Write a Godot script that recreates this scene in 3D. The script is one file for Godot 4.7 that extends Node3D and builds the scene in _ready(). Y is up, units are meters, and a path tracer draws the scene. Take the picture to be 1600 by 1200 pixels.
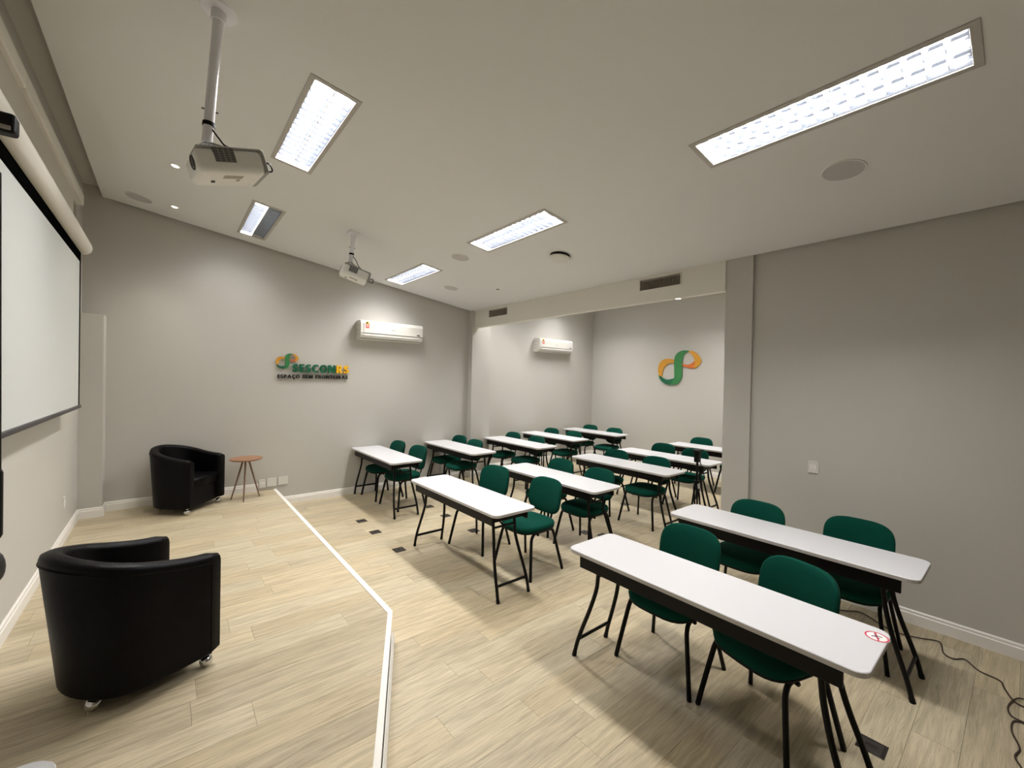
extends Node3D
# A training room seen from the edge of its raised platform. Metres, y up.
# -Z runs to the wall with the sign, +X runs from the screen wall to the alcove.

const TILT := 0.14026            # the plaster ceiling falls about 8 degrees from the screen wall to the alcove
const CEIL0 := 3.7815            # its height above x = 0
const STAGE := 0.235             # platform height
const ZB := -6.79                # wall with the sign
const XL := -0.75                # wall with the projection screen
const XR := 4.557                # right wall
const XF := 8.43                 # far wall of the alcove
const ZA := -7.08                # left wall of the alcove
const ZE := 3.0                  # wall behind the camera

var M := {}
var used := {}
var rng := RandomNumberGenerator.new()

# ---------------------------------------------------------------- light and camera first
func _ready() -> void:
	rng.seed = 7
	var cam := Camera3D.new()
	cam.name = "camera"
	cam.fov = 84.5
	cam.near = 0.05
	cam.far = 60.0
	add_child(cam)
	cam.transform = Transform3D(Basis(Vector3.UP, deg_to_rad(-39.249)) * Basis(Vector3.RIGHT, deg_to_rad(-0.477)) * Basis(Vector3.BACK, deg_to_rad(1.087)), Vector3(0, 1.85, 0))
	var env := Environment.new()
	env.background_mode = Environment.BG_COLOR
	env.background_color = Color(0.01, 0.012, 0.02)
	env.tonemap_mode = Environment.TONE_MAPPER_LINEAR
	env.tonemap_exposure = 1.04
	env.sdfgi_enabled = true
	env.ssao_enabled = true
	env.ssil_enabled = true
	var we := WorldEnvironment.new()
	we.name = "environment"
	we.environment = env
	add_child(we)
	materials()
	room()
	luminaires()
	furniture()
	wall_things()
	ceiling_things()
	small_things()

# energy of one fluorescent tube's light, its colour, and of one downlight
const TUBE_ENERGY := 4.1
const TUBE_COLOR := Color(1.0, 0.978, 0.955)
const SPOT_ENERGY := 0.5

# ---------------------------------------------------------------- materials
func mat(called: String, c: Color, rough := 0.6, metal := 0.0, spec := 0.5) -> StandardMaterial3D:
	var m := StandardMaterial3D.new()
	m.resource_name = called
	m.albedo_color = c
	m.roughness = rough
	m.metallic = metal
	m.metallic_specular = spec
	M[called] = m
	return m

func rgb8(r: int, g: int, b: int) -> Color:
	return Color(r / 255.0, g / 255.0, b / 255.0)

func bumps(m: StandardMaterial3D, freq: float, strength: float, scale: float, sd: int, fractal := 3) -> void:
	var n := FastNoiseLite.new()
	n.seed = sd
	n.frequency = freq
	n.fractal_octaves = fractal
	var t := NoiseTexture2D.new()
	t.width = 512
	t.height = 512
	t.seamless = true
	t.as_normal_map = true
	t.bump_strength = strength
	t.noise = n
	m.normal_enabled = true
	m.normal_texture = t
	m.normal_scale = 1.0
	m.uv1_triplanar = true
	m.uv1_world_triplanar = true
	m.uv1_scale = Vector3.ONE * scale

func wood_picture(w: int, h: int, sd: int) -> ImageTexture:
	# vinyl oak boards: long pale streaks, greyer veins, small knots of darker grain
	var im := Image.create(w, h, false, Image.FORMAT_RGB8)
	var a := FastNoiseLite.new(); a.seed = sd; a.frequency = 0.010; a.fractal_octaves = 4
	var b := FastNoiseLite.new(); b.seed = sd + 1; b.frequency = 0.012; b.fractal_octaves = 3
	var c := FastNoiseLite.new(); c.seed = sd + 2; c.frequency = 0.05; c.fractal_octaves = 2
	for y in h:
		for x in w:
			var warp := b.get_noise_2d(x * 0.5, y * 1.5) * 18.0
			var s := a.get_noise_2d(x * 0.34, (y + warp) * 4.2)
			var p := b.get_noise_2d(x * 0.35 + 900.0, y * 2.4)
			var f := c.get_noise_2d(x * 0.12, (y + warp * 0.5) * 6.5)
			var v := 0.55 + s * 0.55 + p * 0.60 + f * 0.26
			v = clampf(v, 0.0, 1.0)
			var dark := Color(0.676, 0.632, 0.535)
			var pale := Color(0.805, 0.760, 0.650)
			var col := dark.lerp(pale, v)
			if f < -0.34:
				col = col.lerp(Color(0.58, 0.53, 0.44), minf((-0.34 - f) * 3.0, 0.5))
			im.set_pixel(x, y, col)
	return ImageTexture.create_from_image(im)

func materials() -> void:
	bumps(mat("wall_paint", rgb8(197, 195, 188), 0.85, 0.0, 0.3), 0.06, 0.35, 2.5, 3)
	bumps(mat("ceiling_paint", rgb8(227, 228, 227), 0.9, 0.0, 0.3), 0.06, 0.25, 2.0, 4)
	mat("soffit_paint", rgb8(232, 229, 221), 0.8, 0.0, 0.3)
	mat("white_trim", rgb8(240, 238, 233), 0.4)
	mat("black_cloth", rgb8(8, 8, 8), 1.0, 0.0, 0.0)
	mat("gap_black", rgb8(26, 23, 20), 0.9)
	mat("floor_base", rgb8(105, 92, 74), 0.8)
	var wood := wood_picture(1024, 640, 21)
	for k in 7:
		var m := mat("plank_%d" % k, [Color(1, 1, 1), Color(0.97, 0.965, 0.955), Color(1.0, 0.99, 0.97), Color(0.935, 0.93, 0.925), Color(0.98, 0.985, 0.985), Color(0.955, 0.94, 0.915), Color(0.90, 0.89, 0.875)][k], 0.42, 0.0, 0.45)
		m.albedo_texture = wood
	mat("laminate_white", rgb8(213, 214, 218), 0.38)
	mat("laminate_edge", rgb8(190, 187, 184), 0.5)
	mat("black_steel", rgb8(12, 11, 11), 0.45, 0.0, 0.3)
	mat("black_plastic", rgb8(11, 11, 12), 0.5, 0.0, 0.3)
	var g := mat("green_fabric", rgb8(9, 62, 50), 0.92, 0.0, 0.15)
	bumps(g, 0.12, 2.5, 9.0, 8)
	g.rim_enabled = true
	g.rim = 0.15
	var l := mat("black_leather", rgb8(5, 5, 7), 0.42, 0.0, 0.24)
	bumps(l, 0.05, 2.0, 5.0, 9)
	mat("chrome", rgb8(215, 215, 215), 0.12, 1.0)
	var w := mat("stool_wood", rgb8(146, 108, 82), 0.5)
	w.albedo_texture = null
	mat("stool_leg_wood", rgb8(120, 94, 74), 0.5)
	mat("screen_fabric", rgb8(202, 205, 203), 0.9, 0.0, 0.2)
	mat("screen_case", rgb8(225, 222, 212), 0.5)
	mat("blind_fabric", rgb8(196, 191, 180), 0.95, 0.0, 0.2)
	mat("dark_grey", rgb8(62, 60, 60), 0.6)
	mat("fixture_frame", rgb8(184, 181, 176), 0.5)
	mat("aluminium", rgb8(218, 224, 236), 0.11, 0.98)
	mat("white_metal", rgb8(232, 231, 228), 0.45)
	mat("plastic_white", rgb8(218, 217, 210), 0.42)
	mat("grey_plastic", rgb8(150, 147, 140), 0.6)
	mat("grey_grille", rgb8(190, 188, 187), 0.8)
	mat("projector_body", rgb8(238, 238, 234), 0.45)
	mat("projector_grey", rgb8(160, 160, 156), 0.5)
	mat("projector_label", rgb8(160, 155, 140), 0.7)
	mat("pole_white", rgb8(240, 240, 246), 0.3)
	mat("duct_liner", rgb8(118, 112, 104), 0.8)
	mat("vent_slat", rgb8(170, 160, 146), 0.6)
	mat("letter_green", rgb8(4, 92, 62), 0.4)
	mat("letter_yellow", rgb8(240, 182, 24), 0.4)
	mat("letter_black", rgb8(16, 13, 12), 0.4)
	mat("logo_green", rgb8(50, 122, 66), 0.4)
	mat("logo_dark_green", rgb8(10, 92, 62), 0.4)
	mat("logo_yellow", rgb8(204, 146, 44), 0.4)
	mat("logo_orange", rgb8(196, 100, 42), 0.4)
	mat("logo_side", rgb8(70, 60, 40), 0.6)
	mat("sticker_red", rgb8(206, 52, 44), 0.5)
	mat("sticker_yellow", rgb8(226, 190, 60), 0.5)
	mat("sticker_pink", rgb8(200, 50, 82), 0.5)
	mat("sticker_purple", rgb8(96, 30, 58), 0.5)
	mat("sticker_white", rgb8(245, 243, 242), 0.4)
	mat("cable_brown", rgb8(58, 42, 34), 0.6)
	mat("floor_box", rgb8(66, 60, 58), 0.35, 0.6)
	mat("floor_box_lid", rgb8(92, 86, 84), 0.3, 0.6)
	mat("lens_glass", rgb8(20, 22, 30), 0.08)
	mat("tube_off", rgb8(205, 204, 196), 0.3)
	var e := mat("tube_glow", rgb8(255, 252, 244), 0.5)
	e.emission_enabled = true
	e.emission = TUBE_COLOR
	e.emission_energy_multiplier = 9.0
	var d := mat("downlight_glow", rgb8(255, 250, 238), 0.5)
	d.emission_enabled = true
	d.emission = Color(1.0, 0.95, 0.86)
	d.emission_energy_multiplier = 9.0
	var gl := mat("window_glass", Color(0.55, 0.6, 0.62, 0.25), 0.05)
	gl.transparency = BaseMaterial3D.TRANSPARENCY_ALPHA

# ---------------------------------------------------------------- node helpers
func numbered(called: String) -> String:
	var n: int = used.get(called, 0)
	used[called] = n + 1
	return called if n == 0 else "%s_%03d" % [called, n]

func tag(o: Node, label: String, category: String, group := "", kind := "") -> Node:
	o.set_meta("label", label)
	o.set_meta("category", category)
	if group != "":
		o.set_meta("group", group)
	if kind != "":
		o.set_meta("kind", kind)
	return o

func thing(called: String, at: Vector3, label: String, category: String, group := "", kind := "") -> Node3D:
	var o := Node3D.new()
	o.name = numbered(called)
	add_child(o)
	o.position = at
	tag(o, label, category, group, kind)
	return o

func tool() -> SurfaceTool:
	var st := SurfaceTool.new()
	st.begin(Mesh.PRIMITIVE_TRIANGLES)
	return st

func mesh_part(parent: Node, called: String, mesh: Mesh, m: String, at := Vector3.ZERO) -> MeshInstance3D:
	var o := MeshInstance3D.new()
	o.name = called
	o.mesh = mesh
	o.material_override = M[m]
	o.cast_shadow = GeometryInstance3D.SHADOW_CASTING_SETTING_ON
	parent.add_child(o, true)
	o.position = at
	return o

func part(parent: Node, called: String, st: SurfaceTool, m: String) -> MeshInstance3D:
	return mesh_part(parent, called, st.commit(), m)

func single(called: String, st: SurfaceTool, m: String, label: String, category: String, group := "", kind := "") -> MeshInstance3D:
	var o := mesh_part(self, numbered(called), st.commit(), m)
	tag(o, label, category, group, kind)
	return o

func copy_of(o: Node3D) -> Node3D:
	var c: Node3D = o.duplicate()
	c.name = numbered(String(o.name).rstrip("0123456789").trim_suffix("_") if String(o.name).right(3).is_valid_int() else String(o.name))
	add_child(c)
	return c

# ---------------------------------------------------------------- shape helpers
func tri(st: SurfaceTool, p: Array, n: Array, uv := []) -> void:
	# front faces run clockwise
	var f: Vector3 = (p[1] - p[0]).cross(p[2] - p[0])
	var order := [0, 1, 2]
	if f.dot(n[0] + n[1] + n[2]) > 0.0:
		order = [0, 2, 1]
	for i in order:
		st.set_normal(n[i])
		if uv.size():
			st.set_uv(uv[i])
		st.add_vertex(p[i])

func quad(st: SurfaceTool, a: Vector3, b: Vector3, c: Vector3, d: Vector3, n: Vector3) -> void:
	tri(st, [a, b, c], [n, n, n])
	tri(st, [a, c, d], [n, n, n])

func quadn(st: SurfaceTool, p: Array, n: Array) -> void:
	tri(st, [p[0], p[1], p[2]], [n[0], n[1], n[2]])
	tri(st, [p[0], p[2], p[3]], [n[0], n[2], n[3]])

func box(st: SurfaceTool, lo: Vector3, hi: Vector3, xf := Transform3D.IDENTITY) -> SurfaceTool:
	for ax in 3:
		for s in [0, 1]:
			var n := Vector3.ZERO
			n[ax] = 1.0 if s else -1.0
			var u := (ax + 1) % 3
			var v := (ax + 2) % 3
			var p: Array = []
			for k in [[0, 0], [1, 0], [1, 1], [0, 1]]:
				var q := Vector3.ZERO
				q[ax] = hi[ax] if s else lo[ax]
				q[u] = hi[u] if k[0] else lo[u]
				q[v] = hi[v] if k[1] else lo[v]
				p.append(xf * q)
			quad(st, p[0], p[1], p[2], p[3], (xf.basis * n).normalized())
	return st

func rbox(st: SurfaceTool, lo: Vector3, hi: Vector3, r: float, xf := Transform3D.IDENTITY, fine := false) -> SurfaceTool:
	# box with rounded edges
	var c := (lo + hi) * 0.5
	var h := (hi - lo) * 0.5
	r = minf(r, minf(h.x, minf(h.y, h.z)) * 0.999)
	for ax in 3:
		for s in [-1.0, 1.0]:
			var u := (ax + 1) % 3
			var v := (ax + 2) % 3
			var us := [-h[u], -h[u] + r, h[u] - r, h[u]]
			var vs := [-h[v], -h[v] + r, h[v] - r, h[v]]
			if fine:
				us = [-h[u], -h[u] + r * 0.42, -h[u] + r, h[u] - r, h[u] - r * 0.42, h[u]]
				vs = [-h[v], -h[v] + r * 0.42, -h[v] + r, h[v] - r, h[v] - r * 0.42, h[v]]
			for i in us.size() - 1:
				for j in vs.size() - 1:
					var p: Array = []
					var n: Array = []
					for k in [[0, 0], [1, 0], [1, 1], [0, 1]]:
						var q := Vector3.ZERO
						q[ax] = h[ax] * s
						q[u] = us[i + k[0]]
						q[v] = vs[j + k[1]]
						var inner := q.clamp(-(h - Vector3.ONE * r), h - Vector3.ONE * r)
						var d := (q - inner).normalized()
						p.append(xf * (c + inner + d * r))
						n.append((xf.basis * d).normalized())
					quadn(st, p, n)
	return st

func spline(p: Array, per := 6) -> Array:
	var out: Array = []
	for i in p.size() - 1:
		var a: Vector3 = p[maxi(i - 1, 0)]
		var b: Vector3 = p[i]
		var c: Vector3 = p[i + 1]
		var d: Vector3 = p[mini(i + 2, p.size() - 1)]
		for k in per:
			out.append(b.cubic_interpolate(c, a, d, float(k) / per))
	out.append(p[-1])
	return out

func tube(st: SurfaceTool, pts: Array, r: float, seg := 8, flat := 1.0, r_end := -1.0, up := Vector3(0.31, 0.17, 0.93)) -> SurfaceTool:
	# a round (or flattened) bar swept along points, closed at both ends
	var rings: Array = []
	var nrm: Array = []
	var side := Vector3.ZERO
	for i in pts.size():
		var t: Vector3 = (pts[mini(i + 1, pts.size() - 1)] - pts[maxi(i - 1, 0)]).normalized()
		if i == 0:
			side = t.cross(up).normalized()
		else:
			side = (side - t * side.dot(t)).normalized()
		var other := t.cross(side)
		var rr := r if r_end < 0.0 else lerpf(r, r_end, float(i) / (pts.size() - 1))
		var ring: Array = []
		var ns: Array = []
		for k in seg:
			var a := TAU * k / seg
			ring.append(pts[i] + side * cos(a) * rr + other * sin(a) * rr * flat)
			ns.append((side * cos(a) + other * sin(a) / flat).normalized())
		rings.append(ring)
		nrm.append(ns)
	for i in rings.size() - 1:
		for k in seg:
			var j := (k + 1) % seg
			quadn(st, [rings[i][k], rings[i][j], rings[i + 1][j], rings[i + 1][k]], [nrm[i][k], nrm[i][j], nrm[i + 1][j], nrm[i + 1][k]])
	for e in [0, rings.size() - 1]:
		var n: Vector3 = (pts[0] - pts[1]).normalized() if e == 0 else (pts[-1] - pts[-2]).normalized()
		for k in seg:
			tri(st, [pts[e], rings[e][k], rings[e][(k + 1) % seg]], [n, n, n])
	return st

func lathe(st: SurfaceTool, prof: Array, xf := Transform3D.IDENTITY, seg := 24) -> SurfaceTool:
	# prof: Vector2(radius, height) from one end to the other
	for i in prof.size() - 1:
		var a: Vector2 = prof[i]
		var b: Vector2 = prof[i + 1]
		if a.is_equal_approx(b):
			continue
		var e := (b - a).normalized()
		var n2 := Vector2(e.y, -e.x)
		for k in seg:
			var t0 := TAU * k / seg
			var t1 := TAU * (k + 1) / seg
			var p: Array = []
			var n: Array = []
			for q in [[a, t0], [a, t1], [b, t1], [b, t0]]:
				p.append(xf * Vector3(q[0].x * cos(q[1]), q[0].y, q[0].x * sin(q[1])))
				n.append((xf.basis * Vector3(n2.x * cos(q[1]), n2.y, n2.x * sin(q[1]))).normalized())
			if a.x < 1e-6:
				tri(st, [p[0], p[2], p[3]], [n[0], n[2], n[3]])
			elif b.x < 1e-6:
				tri(st, [p[0], p[1], p[2]], [n[0], n[1], n[2]])
			else:
				quadn(st, p, n)
	return st

func ball(st: SurfaceTool, c: Vector3, r: Vector3, seg := 16, rows := 10) -> SurfaceTool:
	for i in rows:
		for k in seg:
			var p: Array = []
			var n: Array = []
			for q in [[i, k], [i, k + 1], [i + 1, k + 1], [i + 1, k]]:
				var a: float = PI * q[0] / rows
				var t: float = TAU * q[1] / seg
				var d := Vector3(sin(a) * cos(t), cos(a), sin(a) * sin(t))
				p.append(c + d * r)
				n.append((d / r).normalized())
			if i == 0:
				tri(st, [p[0], p[2], p[3]], [n[0], n[2], n[3]])
			elif i == rows - 1:
				tri(st, [p[0], p[1], p[2]], [n[0], n[1], n[2]])
			else:
				quadn(st, p, n)
	return st

func loft(st: SurfaceTool, rings: Array, center_a: Vector3, center_b: Vector3, smooth := true) -> SurfaceTool:
	# closed rings of equal length, joined in order; fans close both ends
	var cnt: int = rings[0].size()
	var nr: int = rings.size()
	var mid := Vector3.ZERO
	for ring in rings:
		for p in ring:
			mid += p
	mid /= float(cnt * nr)
	var nor: Array = []
	for i in nr:
		var row: Array = []
		for k in cnt:
			var along: Vector3 = rings[i][(k + 1) % cnt] - rings[i][(k + cnt - 1) % cnt]
			var a: Vector3 = rings[i - 1][k] if i > 0 else center_a
			var b: Vector3 = rings[i + 1][k] if i < nr - 1 else center_b
			var n := along.cross(b - a)
			if n.length() < 1e-9:
				n = rings[i][k] - mid
			n = n.normalized()
			row.append(n)
		nor.append(row)
	# outward sense from the middle ring
	var s := 0.0
	var m: int = nr / 2
	var mc := Vector3.ZERO
	for p in rings[m]:
		mc += p / float(cnt)
	for k in cnt:
		s += nor[m][k].dot(rings[m][k] - mc)
	if s < 0.0:
		for row in nor:
			for k in cnt:
				row[k] = -row[k]
	for i in nr - 1:
		for k in cnt:
			var j := (k + 1) % cnt
			if smooth:
				quadn(st, [rings[i][k], rings[i][j], rings[i + 1][j], rings[i + 1][k]], [nor[i][k], nor[i][j], nor[i + 1][j], nor[i + 1][k]])
			else:
				var f: Vector3 = (rings[i][j] - rings[i][k]).cross(rings[i + 1][k] - rings[i][k]).normalized()
				if f.dot(nor[i][k]) < 0.0:
					f = -f
				quad(st, rings[i][k], rings[i][j], rings[i + 1][j], rings[i + 1][k], f)
	for e in 2:
		var c: Vector3 = center_a if e == 0 else center_b
		var ring: Array = rings[0] if e == 0 else rings[-1]
		var out_dir := (center_a - center_b).normalized() * (1.0 if e == 0 else -1.0)
		for k in cnt:
			var j := (k + 1) % cnt
			var f2: Vector3 = (ring[k] - c).cross(ring[j] - c).normalized()
			if f2.dot(out_dir) < 0.0:
				f2 = -f2
			tri(st, [c, ring[k], ring[j]], [f2, f2, f2])
	return st

func round_rect(w: float, l: float, r: float, per := 5) -> PackedVector2Array:
	var out := PackedVector2Array()
	var cs := [Vector2(w / 2 - r, l / 2 - r), Vector2(-w / 2 + r, l / 2 - r), Vector2(-w / 2 + r, -l / 2 + r), Vector2(w / 2 - r, -l / 2 + r)]
	for c in 4:
		for k in per + 1:
			var a := PI / 2 * (c + float(k) / per)
			out.append(cs[c] + Vector2(cos(a), sin(a)) * r)
	return out

func super_ellipse(a: float, b: float, e: float, cnt: int) -> PackedVector2Array:
	var out := PackedVector2Array()
	for k in cnt:
		var t := TAU * k / cnt
		out.append(Vector2(a * signf(cos(t)) * pow(absf(cos(t)), 2.0 / e), b * signf(sin(t)) * pow(absf(sin(t)), 2.0 / e)))
	return out

func prism(st: SurfaceTool, poly: PackedVector2Array, lo: float, hi: float, xf := Transform3D.IDENTITY, uvs := Vector4(0, 0, 0, 0)) -> SurfaceTool:
	# polygon in local x / z, extruded along local y
	var idx := Geometry2D.triangulate_polygon(poly)
	var up := (xf.basis * Vector3.UP).normalized()
	for k in range(0, idx.size(), 3):
		var top: Array = []
		var low: Array = []
		var uv: Array = []
		for j in 3:
			var q := poly[idx[k + j]]
			top.append(xf * Vector3(q.x, hi, q.y))
			low.append(xf * Vector3(q.x, lo, q.y))
			uv.append(Vector2(q.x * uvs.x + uvs.z, q.y * uvs.y + uvs.w))
		tri(st, top, [up, up, up], uv)
		tri(st, low, [-up, -up, -up], uv)
	var cw := Geometry2D.is_polygon_clockwise(poly)
	for k in poly.size():
		var a := poly[k]
		var b := poly[(k + 1) % poly.size()]
		if a.is_equal_approx(b):
			continue
		var e := (b - a).normalized()
		var n2 := Vector2(e.y, -e.x)
		if cw:
			n2 = -n2
		var n := (xf.basis * Vector3(n2.x, 0, n2.y)).normalized()
		var ua := Vector2(a.x * uvs.x + uvs.z, a.y * uvs.y + uvs.w)
		var ub := Vector2(b.x * uvs.x + uvs.z, b.y * uvs.y + uvs.w)
		var p := [xf * Vector3(a.x, lo, a.y), xf * Vector3(b.x, lo, b.y), xf * Vector3(b.x, hi, b.y), xf * Vector3(a.x, hi, a.y)]
		tri(st, [p[0], p[1], p[2]], [n, n, n], [ua, ub, ub])
		tri(st, [p[0], p[2], p[3]], [n, n, n], [ua, ub, ua])
	return st

func sheet(w: float, l: float, r: float, y0: float, y1: float, bevel: float) -> SurfaceTool:
	# rounded slab with softened edges, w along x, l along z
	var st := tool()
	var rings: Array = []
	for e in [[bevel, y0], [0.0, y0 + bevel], [0.0, y1 - bevel], [bevel, y1]]:
		var ring: Array = []
		for q in round_rect(w - 2 * e[0], l - 2 * e[0], r - e[0]):
			ring.append(Vector3(q.x, e[1], q.y))
		rings.append(ring)
	return loft(st, rings, Vector3(0, y0, 0), Vector3(0, y1, 0), false)

func ceiling_frame(x: float, z: float) -> Transform3D:
	# on the underside of the tilted ceiling, y pointing up out of it
	return Transform3D(Basis(Vector3.BACK, -TILT), Vector3(x, CEIL0 - tan(TILT) * x, z))

# ---------------------------------------------------------------- the room
func stage_outline() -> PackedVector2Array:
	# x, z of the platform's top
	return PackedVector2Array([Vector2(XL, ZB), Vector2(1.19, ZB), Vector2(1.19, -2.758), Vector2(-0.789, 1.352), Vector2(XL, 1.352)])

func planks(parent: Node, area: Array, holes: PackedVector2Array, y: float, z0: float, sd: int) -> void:
	# area: polygons that the boards may cover
	var r := RandomNumberGenerator.new()
	r.seed = sd
	var wid := 0.1838
	var lng := 1.22
	for poly in area:
		var lo: Vector2 = poly[0]
		var hi: Vector2 = poly[0]
		for q in poly:
			lo = lo.min(q)
			hi = hi.max(q)
		var k := floori((lo.y - z0) / wid)
		while z0 + k * wid < hi.y:
			var x := lo.x - r.randf() * lng
			while x < hi.x:
				var g := 0.0006
				var rect := PackedVector2Array([Vector2(x + g, z0 + k * wid + g), Vector2(x + lng - g, z0 + k * wid + g), Vector2(x + lng - g, z0 + (k + 1) * wid - g), Vector2(x + g, z0 + (k + 1) * wid - g)])
				var uo := r.randf() * 0.35
				var vo := r.randf() * 0.70
				var tone := r.randi_range(0, 5)
				if r.randf() < 0.06:
					tone = 6
				for piece in Geometry2D.intersect_polygons(rect, poly):
					if piece.size() < 3:
						continue
					var big := 0.0
					for q in piece:
						big = maxf(big, q.distance_to(piece[0]))
					if big < 0.05:
						continue
					var st := tool()
					prism(st, piece, y - 0.008, y, Transform3D.IDENTITY, Vector4(0.5, 1.4, uo - x * 0.5, vo - (z0 + k * wid) * 1.4))
					part(parent, "plank", st, "plank_%d" % tone)
				x += lng
			k += 1

func structure(called: String, st: SurfaceTool, m: String, label: String, category: String) -> MeshInstance3D:
	return single(called, st, m, label, category, "", "structure")

func skirting(called: String, a: Vector2, b: Vector2, out2: Vector2, y: float, label: String) -> void:
	# stepped white baseboard from a to b (x, z), standing out along out2
	var st := tool()
	var prof := [Vector2(0, 0), Vector2(0.016, 0), Vector2(0.016, 0.078), Vector2(0.011, 0.084), Vector2(0.011, 0.100), Vector2(0.004, 0.109), Vector2(0, 0.109)]
	var pa: Array = []
	var pb: Array = []
	for q in prof:
		pa.append(Vector3(a.x + out2.x * q.x, y + q.y, a.y + out2.y * q.x))
		pb.append(Vector3(b.x + out2.x * q.x, y + q.y, b.y + out2.y * q.x))
	for k in prof.size():
		var j := (k + 1) % prof.size()
		var e: Vector2 = (prof[j] - prof[k]).normalized()
		var n := Vector3(out2.x * e.y, -e.x, out2.y * e.y).normalized()
		quad(st, pa[k], pa[j], pb[j], pb[k], n)
	for k in range(1, prof.size() - 1):
		var n2 := (pa[0] - pb[0] as Vector3).normalized()
		tri(st, [pa[0], pa[k], pa[k + 1]], [n2, n2, n2])
		tri(st, [pb[0], pb[k], pb[k + 1]], [-n2, -n2, -n2])
	structure(called, st, "white_trim", label, "baseboard")

const FIX_MAIN := [[0.815, -3.425], [0.835, -5.805], [2.785, -3.445], [2.805, -5.835], [2.785, -0.80]]
const FIX_ALCOVE := [[6.95, -6.08], [6.95, -3.60], [6.95, -1.35], [5.25, -5.95]]
const HOLE_W := 0.264
const HOLE_L := 1.224

func slab_with_holes(u0: float, u1: float, z0: float, z1: float, holes: Array, y0: float, y1: float) -> SurfaceTool:
	# holes: [u, z] centres of luminaire openings
	var st := tool()
	var us: Array = [u0, u1]
	var zs: Array = [z0, z1]
	for h in holes:
		us.append_array([h[0] - HOLE_W / 2, h[0] + HOLE_W / 2])
		zs.append_array([h[1] - HOLE_L / 2, h[1] + HOLE_L / 2])
	us.sort()
	zs.sort()
	for i in us.size() - 1:
		if us[i + 1] - us[i] < 1e-5:
			continue
		var start: float = zs[0]
		for j in zs.size() - 1:
			var open := false
			for h in holes:
				if absf((us[i] + us[i + 1]) / 2 - h[0]) < HOLE_W / 2 and absf((zs[j] + zs[j + 1]) / 2 - h[1]) < HOLE_L / 2:
					open = true
			if open:
				if zs[j] - start > 1e-5:
					box(st, Vector3(us[i], y0, start), Vector3(us[i + 1], y1, zs[j]))
				start = zs[j + 1]
		if zs[-1] - start > 1e-5:
			box(st, Vector3(us[i], y0, start), Vector3(us[i + 1], y1, zs[-1]))
	return st

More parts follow.
